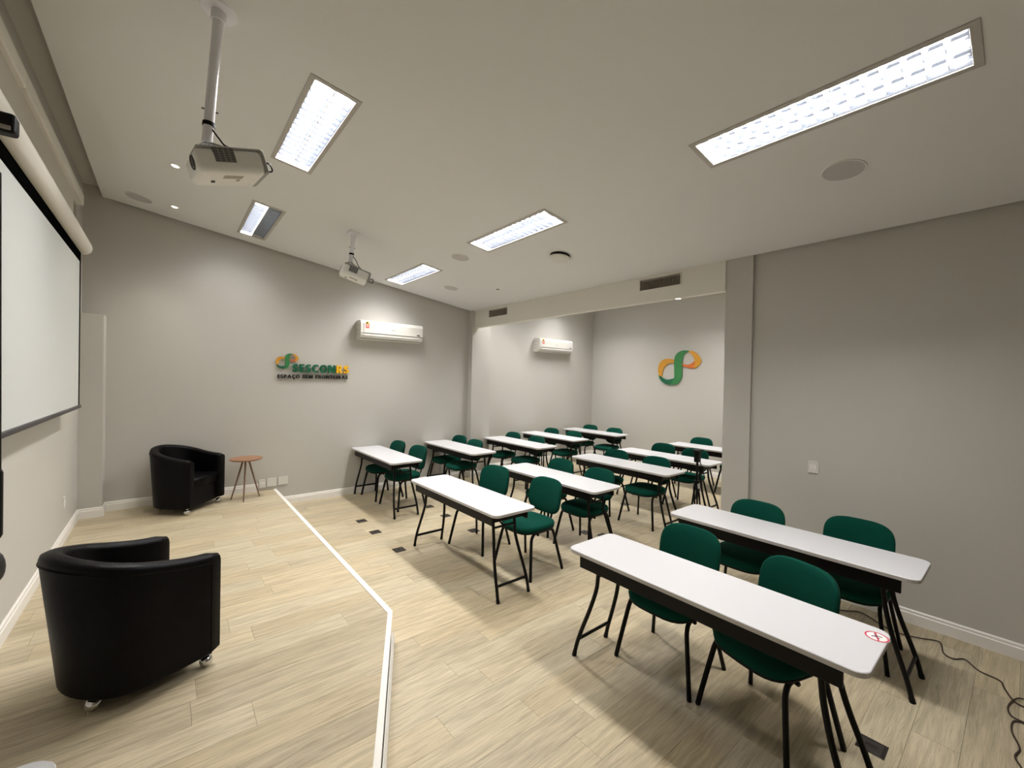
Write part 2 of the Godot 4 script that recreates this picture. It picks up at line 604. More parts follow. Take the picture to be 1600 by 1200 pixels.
func room() -> void:
	# floor: dark base, boards on it
	var floor_node := Node3D.new()
	floor_node.name = "floor"
	add_child(floor_node)
	tag(floor_node, "pale oak vinyl plank floor of the seating area", "floor", "", "structure")
	part(floor_node, "subfloor", box(tool(), Vector3(-1.0, -0.15, ZA - 0.2), Vector3(XF + 0.2, -0.0085, ZE + 0.2)), "floor_base")
	part(floor_node, "rear_covering", box(tool(), Vector3(XL, -0.0085, 0.55), Vector3(XR, -0.001, ZE)), "plank_1")
	planks(floor_node, [PackedVector2Array([Vector2(1.20, ZB), Vector2(XR, ZB), Vector2(XR, 0.548), Vector2(-0.38, 0.548), Vector2(1.20, -2.75)]), PackedVector2Array([Vector2(XR, ZA), Vector2(XF, ZA), Vector2(XF, -1.0), Vector2(XR, -1.0)])], PackedVector2Array(), 0.0, -1.842, 5)
	# platform
	var stage := Node3D.new()
	stage.name = "platform"
	add_child(stage)
	tag(stage, "low platform with pale oak plank floor below the projection screen", "platform", "", "structure")
	part(stage, "platform_body", prism(tool(), stage_outline(), -0.005, STAGE - 0.0085), "floor_base")
	planks(stage, [stage_outline()], PackedVector2Array(), STAGE, -1.857, 11)
	# white nosing and riser
	var d := Vector2(-0.434, 0.901)
	var o := Vector2(0.901, 0.434)
	var c_in := Vector2(1.19, -2.758)
	var c_out := Vector2(1.228, -2.766)
	var e_in := c_in + d * 4.56
	var e_out := c_out + d * 4.60
	structure("trim_1", prism(tool(), PackedVector2Array([Vector2(1.19, ZB), Vector2(1.228, ZB), c_out, c_in]), STAGE - 0.03, STAGE + 0.004), "white_trim", "white edge strip along the straight side of the platform", "trim")
	structure("trim_2", prism(tool(), PackedVector2Array([c_in, c_out, e_out, e_in]), STAGE - 0.03, STAGE + 0.004), "white_trim", "white edge strip along the slanting side of the platform", "trim")
	structure("wall_riser", prism(tool(), PackedVector2Array([Vector2(1.19, ZB), Vector2(1.222, ZB), c_out + Vector2(-0.006, 0.001), e_out - o * 0.006, e_in, c_in]), 0.0, STAGE - 0.03), "white_trim", "white riser below the edge strip of the platform", "riser")
	skirting("baseboard_riser", c_out + d * 0.03, e_out, o, 0.0, "white baseboard at the foot of the platform's slanting side")
	skirting("baseboard_riser_straight", Vector2(1.222, ZB), Vector2(1.222, -2.80), Vector2(1, 0), 0.0, "white baseboard at the foot of the platform's straight side")
	# walls
	structure("wall_back", box(tool(), Vector3(XL - 0.2, -0.1, ZB - 0.2), Vector3(4.6, 4.2, ZB)), "wall_paint", "greige wall with the sign and the larger air conditioner", "wall")
	structure("wall_column", box(tool(), Vector3(4.455, -0.1, ZA - 0.1), Vector3(4.885, 3.6, -6.66)), "wall_paint", "greige column between the sign wall and the alcove", "column")
	structure("wall_alcove_left", box(tool(), Vector3(4.7, -0.1, ZA - 0.2), Vector3(XF + 0.2, 3.95, ZA)), "wall_paint", "alcove wall with the smaller air conditioner", "wall")
	structure("wall_alcove_far", box(tool(), Vector3(XF, -0.1, ZA - 0.2), Vector3(XF + 0.2, 3.95, -0.4)), "wall_paint", "far alcove wall with the ribbon emblem", "wall")
	structure("wall_alcove_front", box(tool(), Vector3(XR + 0.15, -0.1, -0.6), Vector3(XF + 0.1, 3.95, -0.4)), "wall_paint", "alcove end wall hidden behind the right wall", "wall")
	structure("wall_right", box(tool(), Vector3(XR, -0.1, -1.766), Vector3(XR + 0.17, 4.1, ZE + 0.1)), "wall_paint", "greige right wall with the light switch", "wall")
	structure("wall_pilaster", box(tool(), Vector3(4.525, -0.1, -2.03), Vector3(XR + 0.17, 4.1, -1.766)), "wall_paint", "pilaster at the end of the right wall beside the alcove", "pilaster")
	structure("wall_front", box(tool(), Vector3(XL - 0.2, -0.1, ZE), Vector3(XR + 0.1, 4.2, ZE + 0.2)), "wall_paint", "wall behind the viewer", "wall")
	# left wall with a high window, z from -6.36 to -1.2, y from 2.72 to 3.60
	var st := tool()
	box(st, Vector3(XL - 0.2, -0.1, ZB - 0.1), Vector3(XL, 2.72, ZE))
	box(st, Vector3(XL - 0.2, 3.60, ZB - 0.1), Vector3(XL, 4.2, ZE))
	box(st, Vector3(XL - 0.2, 2.72, ZB - 0.1), Vector3(XL, 3.60, -6.36))
	box(st, Vector3(XL - 0.2, 2.72, -1.2), Vector3(XL, 3.60, ZE))
	structure("wall_left", st, "wall_paint", "greige wall behind the projection screen", "wall")
	structure("wall_boxing", rbox(tool(), Vector3(XL - 0.05, STAGE - 0.02, ZB - 0.05), Vector3(-0.548, 2.50, -6.585), 0.006), "wall_paint", "low boxed-in pier in the corner right of the screen", "pier")
	var win := Node3D.new()
	win.name = "window_1"
	add_child(win)
	tag(win, "high window behind the roller blind on the screen wall", "window", "", "structure")
	var fr := tool()
	for zz in [[-6.36, -6.31], [-4.67, -4.62], [-2.93, -2.88], [-1.25, -1.2]]:
		box(fr, Vector3(XL - 0.09, 2.72, zz[0]), Vector3(XL - 0.03, 3.60, zz[1]))
	box(fr, Vector3(XL - 0.09, 2.72, -6.36), Vector3(XL - 0.03, 2.77, -1.2))
	box(fr, Vector3(XL - 0.09, 3.55, -6.36), Vector3(XL - 0.03, 3.60, -1.2))
	part(win, "window_frame", fr, "white_metal")
	for zz in [[-6.31, -4.67], [-4.62, -2.93], [-2.88, -1.25]]:
		part(win, "pane", box(tool(), Vector3(XL - 0.065, 2.77, zz[0]), Vector3(XL - 0.059, 3.55, zz[1])), "window_glass")
	# ceilings
	var cel := slab_with_holes(-0.59 / cos(TILT), (XR - 0.042) / cos(TILT), ZB + 0.045, ZE, _in_ceiling(FIX_MAIN), 0.0, 0.05)
	var cm := structure("ceiling", cel, "ceiling_paint", "white plaster ceiling sloping down towards the alcove", "ceiling")
	cm.transform = ceiling_frame(0, 0)
	structure("ceiling_recess", box(tool(), Vector3(XL - 0.1, 3.985, ZB - 0.1), Vector3(-0.40, 4.2, ZE + 0.1)), "wall_paint", "strip of ceiling over the slot along the screen wall", "ceiling")
	structure("trim_3", box(tool(), Vector3(-0.588, 3.87, ZB), Vector3(-0.55, 4.0, ZE)), "ceiling_paint", "upstand closing the ceiling edge along the screen wall", "trim")
	structure("ceiling_loft", box(tool(), Vector3(-0.6, 4.1, ZB - 0.1), Vector3(XR + 0.1, 4.25, ZE + 0.1)), "gap_black", "slab hidden above the plaster ceiling", "ceiling")
	var bm := tool()
	for q in [[2.83, 2.981, -6.70, -2.03], [3.109, 4.2, -6.70, -2.03], [2.981, 3.109, -6.70, -6.215], [2.981, 3.109, -5.685, -3.06], [2.981, 3.109, -2.53, -2.03]]:
		box(bm, Vector3(4.512, q[0], q[2]), Vector3(4.590, q[1], q[3]))
	structure("trim_4", bm, "soffit_paint", "white dropped beam with air grilles over the alcove opening", "beam")
	var alc := slab_with_holes(4.535, XF + 0.1, ZA - 0.1, -0.45, FIX_ALCOVE, 3.665, 3.715)
	structure("ceiling_alcove", alc, "ceiling_paint", "white ceiling over the alcove", "ceiling")
	structure("ceiling_alcove_loft", box(tool(), Vector3(4.55, 3.88, ZA - 0.2), Vector3(XF + 0.2, 4.1, -0.3)), "gap_black", "slab hidden above the alcove ceiling", "ceiling")
	# baseboards
	skirting("baseboard_left", Vector2(XL, -6.585), Vector2(XL, 1.3), Vector2(1, 0), STAGE, "white baseboard under the projection screen")
	skirting("baseboard_boxing_front", Vector2(XL, -6.585), Vector2(-0.548, -6.585), Vector2(0, 1), STAGE, "short white baseboard on the face of the boxed pier")
	skirting("baseboard_boxing_side", Vector2(-0.548, -6.569), Vector2(-0.548, ZB), Vector2(1, 0), STAGE, "short white baseboard on the side of the boxed pier")
	skirting("baseboard_back_stage", Vector2(-0.548, ZB), Vector2(1.0, ZB), Vector2(0, 1), STAGE, "white baseboard behind the armchair and round stool")
	skirting("baseboard_back", Vector2(1.23, ZB), Vector2(4.455, ZB), Vector2(0, 1), 0.0, "white baseboard on the sign wall beside the platform")
	skirting("baseboard_column_side", Vector2(4.455, ZB), Vector2(4.455, -6.66), Vector2(-1, 0), 0.0, "white baseboard on the side of the column")
	skirting("baseboard_column", Vector2(4.455, -6.66), Vector2(4.885, -6.66), Vector2(0, 1), 0.0, "white baseboard on the front of the column")
	skirting("baseboard_alcove_left", Vector2(4.885, ZA), Vector2(XF, ZA), Vector2(0, 1), 0.0, "white baseboard under the smaller air conditioner")
	skirting("baseboard_alcove_far", Vector2(XF, ZA), Vector2(XF, -0.6), Vector2(-1, 0), 0.0, "white baseboard under the ribbon emblem")
	skirting("baseboard_right", Vector2(XR, -1.766), Vector2(XR, ZE), Vector2(-1, 0), 0.0, "white baseboard along the right wall")
	skirting("baseboard_pilaster", Vector2(4.525, -2.03), Vector2(4.525, -1.766), Vector2(-1, 0), 0.0, "white baseboard on the face of the pilaster")

func _in_ceiling(list: Array) -> Array:
	var out: Array = []
	for f in list:
		out.append([f[0] / cos(TILT), f[1]])
	return out

# ---------------------------------------------------------------- luminaires
func luminaire(dead: bool) -> Node3D:
	# recessed twin fluorescent louvre fitting; opening in the plane y = 0, y up into the ceiling
	var t := Node3D.new()
	var fr := tool()
	var w := 0.318
	var l := 1.284
	var iw := 0.254
	var il := 1.214
	for s in [-1.0, 1.0]:
		rbox(fr, Vector3(s * (w + iw) / 4 - (w - iw) / 4, -0.006, -l / 2), Vector3(s * (w + iw) / 4 + (w - iw) / 4, 0.001, l / 2), 0.002)
		rbox(fr, Vector3(-iw / 2, -0.006, s * (l + il) / 4 - (l - il) / 4), Vector3(iw / 2, 0.001, s * (l + il) / 4 + (l - il) / 4), 0.002)
	part(t, "frame", fr, "fixture_frame")
	var hs := tool()
	for s in [-1.0, 1.0]:
		box(hs, Vector3(s * 0.1295 - 0.0025, 0.0, -0.61), Vector3(s * 0.1295 + 0.0025, 0.11, 0.61))
		box(hs, Vector3(-0.132, 0.0, s * 0.6095 - 0.0025), Vector3(0.132, 0.11, s * 0.6095 + 0.0025))
	box(hs, Vector3(-0.132, 0.105, -0.612), Vector3(0.132, 0.111, 0.612))
	part(t, "housing", hs, "white_metal")
	var blade := tool()
	var zb := [Vector2(-0.0015, 0.003), Vector2(0.0015, 0.003), Vector2(0.009, 0.050), Vector2(-0.009, 0.050)]
	var ra: Array = []
	var rb: Array = []
	for q in zb:
		var hw: float = 0.0605 - 0.16 * (q.y - 0.003)
		ra.append(Vector3(-hw, q.y, q.x))
		rb.append(Vector3(hw, q.y, q.x))
	loft(blade, [ra, rb], Vector3(-0.057, 0.03, 0), Vector3(0.057, 0.03, 0), false)
	var bm := blade.commit()
	for s in [-1.0, 1.0]:
		var cx: float = s * 0.0625
		var rf := tool()
		var pr: Array = []
		for k in 9:
			var a := -1.0 + k * 0.25
			pr.append(Vector2(cx + 0.061 * signf(a) * pow(absf(a), 0.8), 0.088 * (1.0 - pow(absf(a), 3.0)) + 0.002))
		for k in 8:
			var e: Vector2 = (pr[k + 1] - pr[k]).normalized()
			var n := Vector3(e.y, -e.x, 0)
			quad(rf, Vector3(pr[k].x, pr[k].y, -0.606), Vector3(pr[k + 1].x, pr[k + 1].y, -0.606), Vector3(pr[k + 1].x, pr[k + 1].y, 0.606), Vector3(pr[k].x, pr[k].y, 0.606), n)
		part(t, "reflector", rf, "aluminium")
		var off: bool = dead and s > 0.0
		part(t, "tube_lamp", tube(tool(), [Vector3(cx, 0.070, -0.59), Vector3(cx, 0.070, 0.59)], 0.013, 10), "tube_off" if off else "tube_glow")
		for k in 15:
			mesh_part(t, "louvre_blade", bm, "aluminium", Vector3(cx, 0, (k - 7) * 0.0755))
		if not off:
			var al := AreaLight3D.new()
			al.name = "tube_light"
			al.area_size = Vector2(0.088, 1.16)
			al.light_color = TUBE_COLOR
			al.light_energy = TUBE_ENERGY
			al.area_range = 30.0
			al.area_attenuation = 2.0
			al.shadow_enabled = true
			t.add_child(al, true)
			al.transform = Transform3D(Basis(Vector3.RIGHT, -PI / 2), Vector3(cx, 0.047, 0))
	part(t, "centre_rib", rbox(tool(), Vector3(-0.004, 0.0005, -0.606), Vector3(0.004, 0.012, 0.606), 0.002), "white_metal")
	return t

func luminaires() -> void:
	var labels := ["fully lit ceiling light between the two projectors and the camera, beside the near projector", "half lit ceiling light near the sign wall, one tube dark", "lit ceiling light in the middle of the ceiling, near the round access point", "lit ceiling light nearest the larger air conditioner", "large lit ceiling light at the top right, nearest the camera"]
	var first: Node3D = null
	for i in FIX_MAIN.size():
		var f: Array = FIX_MAIN[i]
		var t: Node3D
		if i == 1:
			t = luminaire(true)
			t.name = numbered("ceiling_light")
			add_child(t)
		elif first == null:
			t = luminaire(false)
			t.name = numbered("ceiling_light")
			add_child(t)
			first = t
		else:
			t = copy_of(first)
		t.transform = ceiling_frame(f[0], f[1])
		tag(t, labels[i], "ceiling light", "recessed louvre lights")
	var al := ["alcove ceiling light next to the smaller air conditioner", "alcove ceiling light opposite the ribbon emblem", "alcove ceiling light behind the right wall", "alcove ceiling light behind the beam, by the column"]
	for i in FIX_ALCOVE.size():
		var t := copy_of(first)
		t.transform = Transform3D(Basis.IDENTITY, Vector3(FIX_ALCOVE[i][0], 3.665, FIX_ALCOVE[i][1]))
		tag(t, al[i], "ceiling light", "recessed louvre lights")
	# small round downlights
	var dl := [[ceiling_frame(0.044, -5.03), "small lit downlight left of the near projector"], [ceiling_frame(0.053, -6.255), "small lit downlight beside the ceiling speaker near the sign wall"], [ceiling_frame(1.871, -0.80), "small downlight at the top edge of the picture"], [Transform3D(Basis.IDENTITY, Vector3(4.549, 2.83, -2.575)), "small lit downlight under the lower edge of the beam"]]
	for q in dl:
		var t := Node3D.new()
		t.name = numbered("downlight")
		add_child(t)
		t.transform = q[0]
		tag(t, q[1], "downlight", "round downlights")
		part(t, "ring", lathe(tool(), [Vector2(0.028, -0.001), Vector2(0.030, -0.006), Vector2(0.040, -0.005), Vector2(0.042, 0.0)]), "white_metal")
		part(t, "lamp_face", lathe(tool(), [Vector2(0.0, -0.0035), Vector2(0.028, -0.003), Vector2(0.028, -0.001)]), "downlight_glow")
		var sp := SpotLight3D.new()
		sp.name = "downlight_beam"
		sp.spot_angle = 38.0
		sp.spot_angle_attenuation = 0.7
		sp.light_energy = SPOT_ENERGY
		sp.light_color = Color(1.0, 0.95, 0.86)
		sp.light_size = 0.025
		sp.spot_range = 20.0
		sp.spot_attenuation = 2.0
		sp.shadow_enabled = true
		t.add_child(sp, true)
		sp.transform = Transform3D(Basis(Vector3.RIGHT, -PI / 2), Vector3(0, -0.05, 0))

# ---------------------------------------------------------------- furniture
const TABLE_L := 1.57
const TABLE_W := 0.46

func make_table() -> Node3D:
	# long axis z, origin on the floor below its centre
	var t := Node3D.new()
	var top := mesh_part(t, "tabletop", sheet(TABLE_W, TABLE_L, 0.055, 0.716, 0.741, 0.003).commit(), "laminate_white")
	var eb := tool()
	var rr: Array = []
	for e in [[0.0006, 0.7185], [0.0006, 0.7385]]:
		var ring: Array = []
		for q in round_rect(TABLE_W + 2 * e[0], TABLE_L + 2 * e[0], 0.0555):
			ring.append(Vector3(q.x, e[1], q.y))
		rr.append(ring)
	for k in rr[0].size():
		var j: int = (k + 1) % rr[0].size()
		var n: Vector3 = (rr[0][j] - rr[0][k]).cross(Vector3.UP).normalized()
		if n.dot(rr[0][k] * Vector3(1, 0, 1)) < 0.0:
			n = -n
		quad(eb, rr[0][k], rr[0][j], rr[1][j], rr[1][k], n)
	part(top, "edge_band", eb, "laminate_edge")
	for s in [-1.0, 1.0]:
		part(t, "side_rail", rbox(tool(), Vector3(s * 0.188 - 0.01, 0.628, -0.70), Vector3(s * 0.188 + 0.01, 0.716, 0.70), 0.003), "black_steel")
		part(t, "end_rail", rbox(tool(), Vector3(-0.18, 0.645, s * 0.67 - 0.008), Vector3(0.18, 0.716, s * 0.67 + 0.008), 0.003), "black_steel")
		for q in [-1.0, 1.0]:
			var p := [Vector3(q * 0.118, 0.690, s * 0.600), Vector3(q * 0.118, 0.560, s * 0.612), Vector3(q * 0.120, 0.480, s * 0.622), Vector3(q * 0.138, 0.350, s * 0.655), Vector3(q * 0.158, 0.200, s * 0.705), Vector3(q * 0.165, 0.100, s * 0.737), Vector3(q * 0.168, 0.012, s * 0.758)]
			var leg := part(t, "leg", tube(tool(), spline(p, 3), 0.0135, 8), "black_steel")
			part(leg, "foot_cap", tube(tool(), [Vector3(q * 0.1675, 0.028, s * 0.754), Vector3(q * 0.168, 0.0, s * 0.761)], 0.0155, 8), "black_plastic")
		part(t, "lower_crossbar", tube(tool(), [Vector3(-0.163, 0.125, s * 0.729), Vector3(0.163, 0.125, s * 0.729)], 0.0125, 6, 0.7), "black_steel")
		part(t, "upper_crossbar", tube(tool(), [Vector3(-0.118, 0.575, s * 0.611), Vector3(0.118, 0.575, s * 0.611)], 0.010, 6), "black_steel")
		part(t, "brace", tube(tool(), [Vector3(0.0, 0.570, s * 0.606), Vector3(0.0, 0.692, s * 0.300)], 0.008, 6), "black_steel")
	part(t, "brace_plate", rbox(tool(), Vector3(-0.165, 0.692, -0.31), Vector3(0.165, 0.716, -0.27), 0.003), "black_steel")
	part(t, "brace_plate", rbox(tool(), Vector3(-0.165, 0.692, 0.27), Vector3(0.165, 0.716, 0.31), 0.003), "black_steel")
	return t

func make_chair() -> Node3D:
	# faces -x, origin on the floor below the seat
	var t := Node3D.new()
	# seat cushion
	var st := tool()
	var rings: Array = []
	for e in [[0.93, 0.422], [0.995, 0.432], [1.01, 0.448], [0.985, 0.466], [0.92, 0.476], [0.70, 0.481], [0.35, 0.480]]:
		var ring: Array = []
		for q in super_ellipse(0.215 * e[0], 0.232 * e[0], 3.6, 40):
			var y: float = e[1]
			var fr: float = clampf((-q.x - 0.08) / 0.135, 0.0, 1.0)
			y -= fr * fr * 0.022
			y += clampf((q.x - 0.06) / 0.15, 0.0, 1.0) * 0.006
			ring.append(Vector3(q.x + 0.0, y, q.y))
		rings.append(ring)
	var seat := part(t, "seat", loft(st, rings, Vector3(0, 0.430, 0), Vector3(0, 0.478, 0)), "green_fabric")
	st = tool()
	rings = []
	for e in [[0.62, 0.402], [0.92, 0.407], [1.0, 0.418], [1.005, 0.428], [0.97, 0.436]]:
		var ring2: Array = []
		for q in super_ellipse(0.215 * e[0], 0.232 * e[0], 3.4, 32):
			var fr2: float = clampf((-q.x - 0.08) / 0.135, 0.0, 1.0)
			ring2.append(Vector3(q.x, e[1] - fr2 * fr2 * 0.022, q.y))
		rings.append(ring2)
	part(seat, "seat_pan", loft(st, rings, Vector3(0, 0.408, 0), Vector3(0, 0.434, 0)), "black_plastic")
	# backrest, leaning back 11 degrees and hollowed towards the sitter
	var bx := Transform3D(Basis(Vector3.BACK, deg_to_rad(-11.0)), Vector3(0.262, 0.672, 0))
	st = tool()
	rings = []
	for e in [[0.90, 0.018], [0.985, 0.012], [1.0, 0.0], [0.985, -0.014], [0.93, -0.022], [0.72, -0.027], [0.36, -0.028]]:
		var ring3: Array = []
		for q in super_ellipse(0.178 * e[0], 0.216 * e[0], 3.3, 44):
			var hollow: float = -0.9 * q.y * q.y + 0.25 * q.x * q.x
			ring3.append(bx * Vector3(e[1] + hollow + 0.012, q.x, q.y))
		rings.append(ring3)
	var back := part(t, "backrest", loft(st, rings, bx * Vector3(0.030, 0, 0), bx * Vector3(-0.016, 0, 0)), "green_fabric")
	st = tool()
	rings = []
	for e in [[0.955, 0.014], [0.97, 0.022], [0.90, 0.034], [0.60, 0.042], [0.25, 0.044]]:
		var ring4: Array = []
		for q in super_ellipse(0.178 * e[0], 0.216 * e[0], 3.3, 36):
			var hollow2: float = -0.9 * q.y * q.y + 0.25 * q.x * q.x
			ring4.append(bx * Vector3(e[1] + hollow2 + 0.012, q.x, q.y))
		rings.append(ring4)
	part(back, "back_shell", loft(st, rings, bx * Vector3(0.026, 0, 0), bx * Vector3(0.056, 0, 0)), "black_plastic")
	# legs: each side is a bent oval tube, front and rear leg meeting under the seat
	for s in [-1.0, 1.0]:
		var pf := [Vector3(0.02, 0.405, s * 0.196), Vector3(-0.06, 0.406, s * 0.196), Vector3(-0.118, 0.398, s * 0.198), Vector3(-0.150, 0.360, s * 0.203), Vector3(-0.165, 0.300, s * 0.212), Vector3(-0.190, 0.150, s * 0.236), Vector3(-0.213, 0.006, s * 0.258)]
		var pb := [Vector3(0.02, 0.405, s * 0.196), Vector3(0.09, 0.406, s * 0.196), Vector3(0.135, 0.396, s * 0.198), Vector3(0.160, 0.350, s * 0.203), Vector3(0.172, 0.290, s * 0.212), Vector3(0.203, 0.140, s * 0.236), Vector3(0.230, 0.006, s * 0.258)]
		for p in [pf, pb]:
			var leg := part(t, "leg", tube(tool(), spline(p, 3), 0.0158, 8, 0.78), "black_steel")
			part(leg, "foot_cap", tube(tool(), [p[6] + (p[5] - p[6]).normalized() * 0.03, p[6] - Vector3(0, 0.006, 0)], 0.0165, 8, 0.8), "black_plastic")
		part(t, "clamp_knob", lathe(tool(), [Vector2(0, 0), Vector2(0.012, 0.001), Vector2(0.013, 0.016), Vector2(0.008, 0.022), Vector2(0, 0.022)], Transform3D(Basis(Vector3.RIGHT, s * PI / 2), Vector3(-0.075, 0.392, s * 0.200)), 10), "black_plastic")
		var sup := [Vector3(0.02, 0.414, s * 0.075), Vector3(0.14, 0.410, s * 0.075), Vector3(0.225, 0.420, s * 0.072), Vector3(0.268, 0.470, s * 0.070), Vector3(0.278, 0.540, s * 0.068), Vector3(0.290, 0.640, s * 0.066)]
		part(t, "back_support", tube(tool(), spline(sup, 4), 0.014, 8, 0.45, -1.0, Vector3(0, 1, 0)), "black_steel")
	for xx in [-0.07, 0.10]:
		part(t, "seat_crossbar", tube(tool(), [Vector3(xx, 0.405, -0.196), Vector3(xx, 0.405, 0.196)], 0.010, 6), "black_steel")
	return t

const ROWS := ["first", "second", "third", "fourth", "fifth"]

func furniture() -> void:
	var cols := {"A": "nearest the camera", "B": "in the middle group", "C": "along the sign wall"}
	# group, row from the platform, x, z
	var tabs := [["A", 0, 2.32, -1.155, 0.0], ["A", 1, 3.58, -1.16, 0.0], ["B", 0, 2.31, -3.51, 0.0], ["B", 1, 3.56, -3.52, 0.0], ["B", 2, 4.90, -3.52, 0.0], ["B", 3, 5.96, -3.53, 0.0], ["B", 4, 7.36, -3.43, 0.0], ["C", 0, 2.50, -5.995, 0.0], ["C", 1, 3.76, -5.995, 0.0], ["C", 2, 4.97, -5.865, 0.0], ["C", 3, 6.14, -6.16, 0.0], ["C", 4, 7.46, -6.17, 0.0]]
	var proto := make_table()
	for i in tabs.size():
		var q: Array = tabs[i]
		var t: Node3D
		if i == 0:
			t = proto
			t.name = numbered("folding_table")
			add_child(t)
		else:
			t = copy_of(proto)
		t.position = Vector3(q[2], 0, q[3])
		t.rotation.y = q[4]
		var extra := ", with red sticker" if i == 0 else ""
		tag(t, "white folding table, %s from the platform %s%s" % [ROWS[q[1]], cols[q[0]], extra], "table", "white folding tables in rows")
	var chairs := [["A", 0, 2.59, -1.48, 0, 0.0], ["A", 0, 2.535, -0.875, 1, -0.27], ["A", 1, 3.69, -1.46, 0, 0.0], ["A", 1, 3.81, -0.80, 1, 0.0],
		["B", 0, 2.74, -3.89, 0, 0.20], ["B", 0, 2.80, -3.135, 1, 0.06], ["B", 1, 3.71, -3.82, 0, 0.0], ["B", 1, 3.65, -3.14, 1, 0.0], ["B", 2, 4.95, -3.88, 0, 0.0], ["B", 2, 4.93, -3.2, 1, 0.0], ["B", 3, 6.20, -3.86, 0, 0.0], ["B", 3, 6.10, -3.26, 1, 0.0], ["B", 4, 7.52, -3.87, 0, 0.0], ["B", 4, 7.50, -3.12, 1, 0.0],
		["C", 0, 2.63, -6.40, 0, 0.05], ["C", 0, 2.68, -5.77, 1, 0.10], ["C", 1, 3.83, -6.47, 0, 0.0], ["C", 1, 3.76, -5.88, 1, 0.0], ["C", 2, 4.98, -6.35, 0, 0.0], ["C", 2, 4.96, -5.65, 1, 0.0], ["C", 3, 6.16, -6.48, 0, 0.0], ["C", 3, 6.15, -5.83, 1, 0.0], ["C", 4, 7.46, -6.51, 0, 0.0], ["C", 4, 7.41, -5.78, 1, 0.0]]
	var seats := ["farther seat", "nearer seat"]
	var groups := {"A": "front group", "B": "middle group", "C": "sign wall group"}
	var cp := make_chair()
	for i in chairs.size():
		var q: Array = chairs[i]
		var t: Node3D
		if i == 0:
			t = cp
			t.name = numbered("upholstered_chair")
			add_child(t)
		else:
			t = copy_of(cp)
		t.position = Vector3(q[2], 0, q[3])
		t.rotation.y = q[5]
		tag(t, "green chair at the %s table from the platform, %s, %s" % [ROWS[q[1]], groups[q[0]], seats[q[4]]], "chair", "green chairs behind the tables")
	# a white table on the platform by the viewer, only its corner in view
	var near := thing("pedestal_table", Vector3(-0.43, STAGE, -1.15), "white table of which only a corner shows at the bottom left", "table")
	part(near, "tabletop", sheet(0.50, 0.50, 0.06, 0.716, 0.741, 0.003), "laminate_white")
	part(near, "column", tube(tool(), [Vector3(0, 0.015, 0), Vector3(0, 0.717, 0)], 0.03, 16), "white_metal")
	part(near, "base", lathe(tool(), [Vector2(0, 0.024), Vector2(0.05, 0.022), Vector2(0.20, 0.010), Vector2(0.205, 0.0), Vector2(0, 0)], Transform3D.IDENTITY, 28), "white_metal")
	# tub armchairs
	armchair(Vector3(0.155, STAGE, -6.445), Vector2(0.776, 0.63), "black leather tub armchair by the sign wall, beside the small round table")
	armchair(Vector3(-0.165, STAGE, -2.985), Vector2(0.905, -0.425), "large black leather tub armchair in front of the projection screen")
	# round side table
	var s := thing("side_table", Vector3(0.815, STAGE, -6.47), "small round wooden side table on three thin legs beside the armchair", "side table")
	part(s, "table_top", lathe(tool(), [Vector2(0, 0.512), Vector2(0.17, 0.512), Vector2(0.187, 0.522), Vector2(0.189, 0.530), Vector2(0.184, 0.535), Vector2(0, 0.536)], Transform3D.IDENTITY, 36), "stool_wood")
	for a in [deg_to_rad(200), deg_to_rad(105), deg_to_rad(350)]:
		var f := Vector3(cos(a) * 0.165, 0.0, sin(a) * 0.165)
		part(s, "leg", tube(tool(), [Vector3(cos(a) * 0.03, 0.513, sin(a) * 0.03), f], 0.012, 8, 1.0, 0.008), "stool_leg_wood")

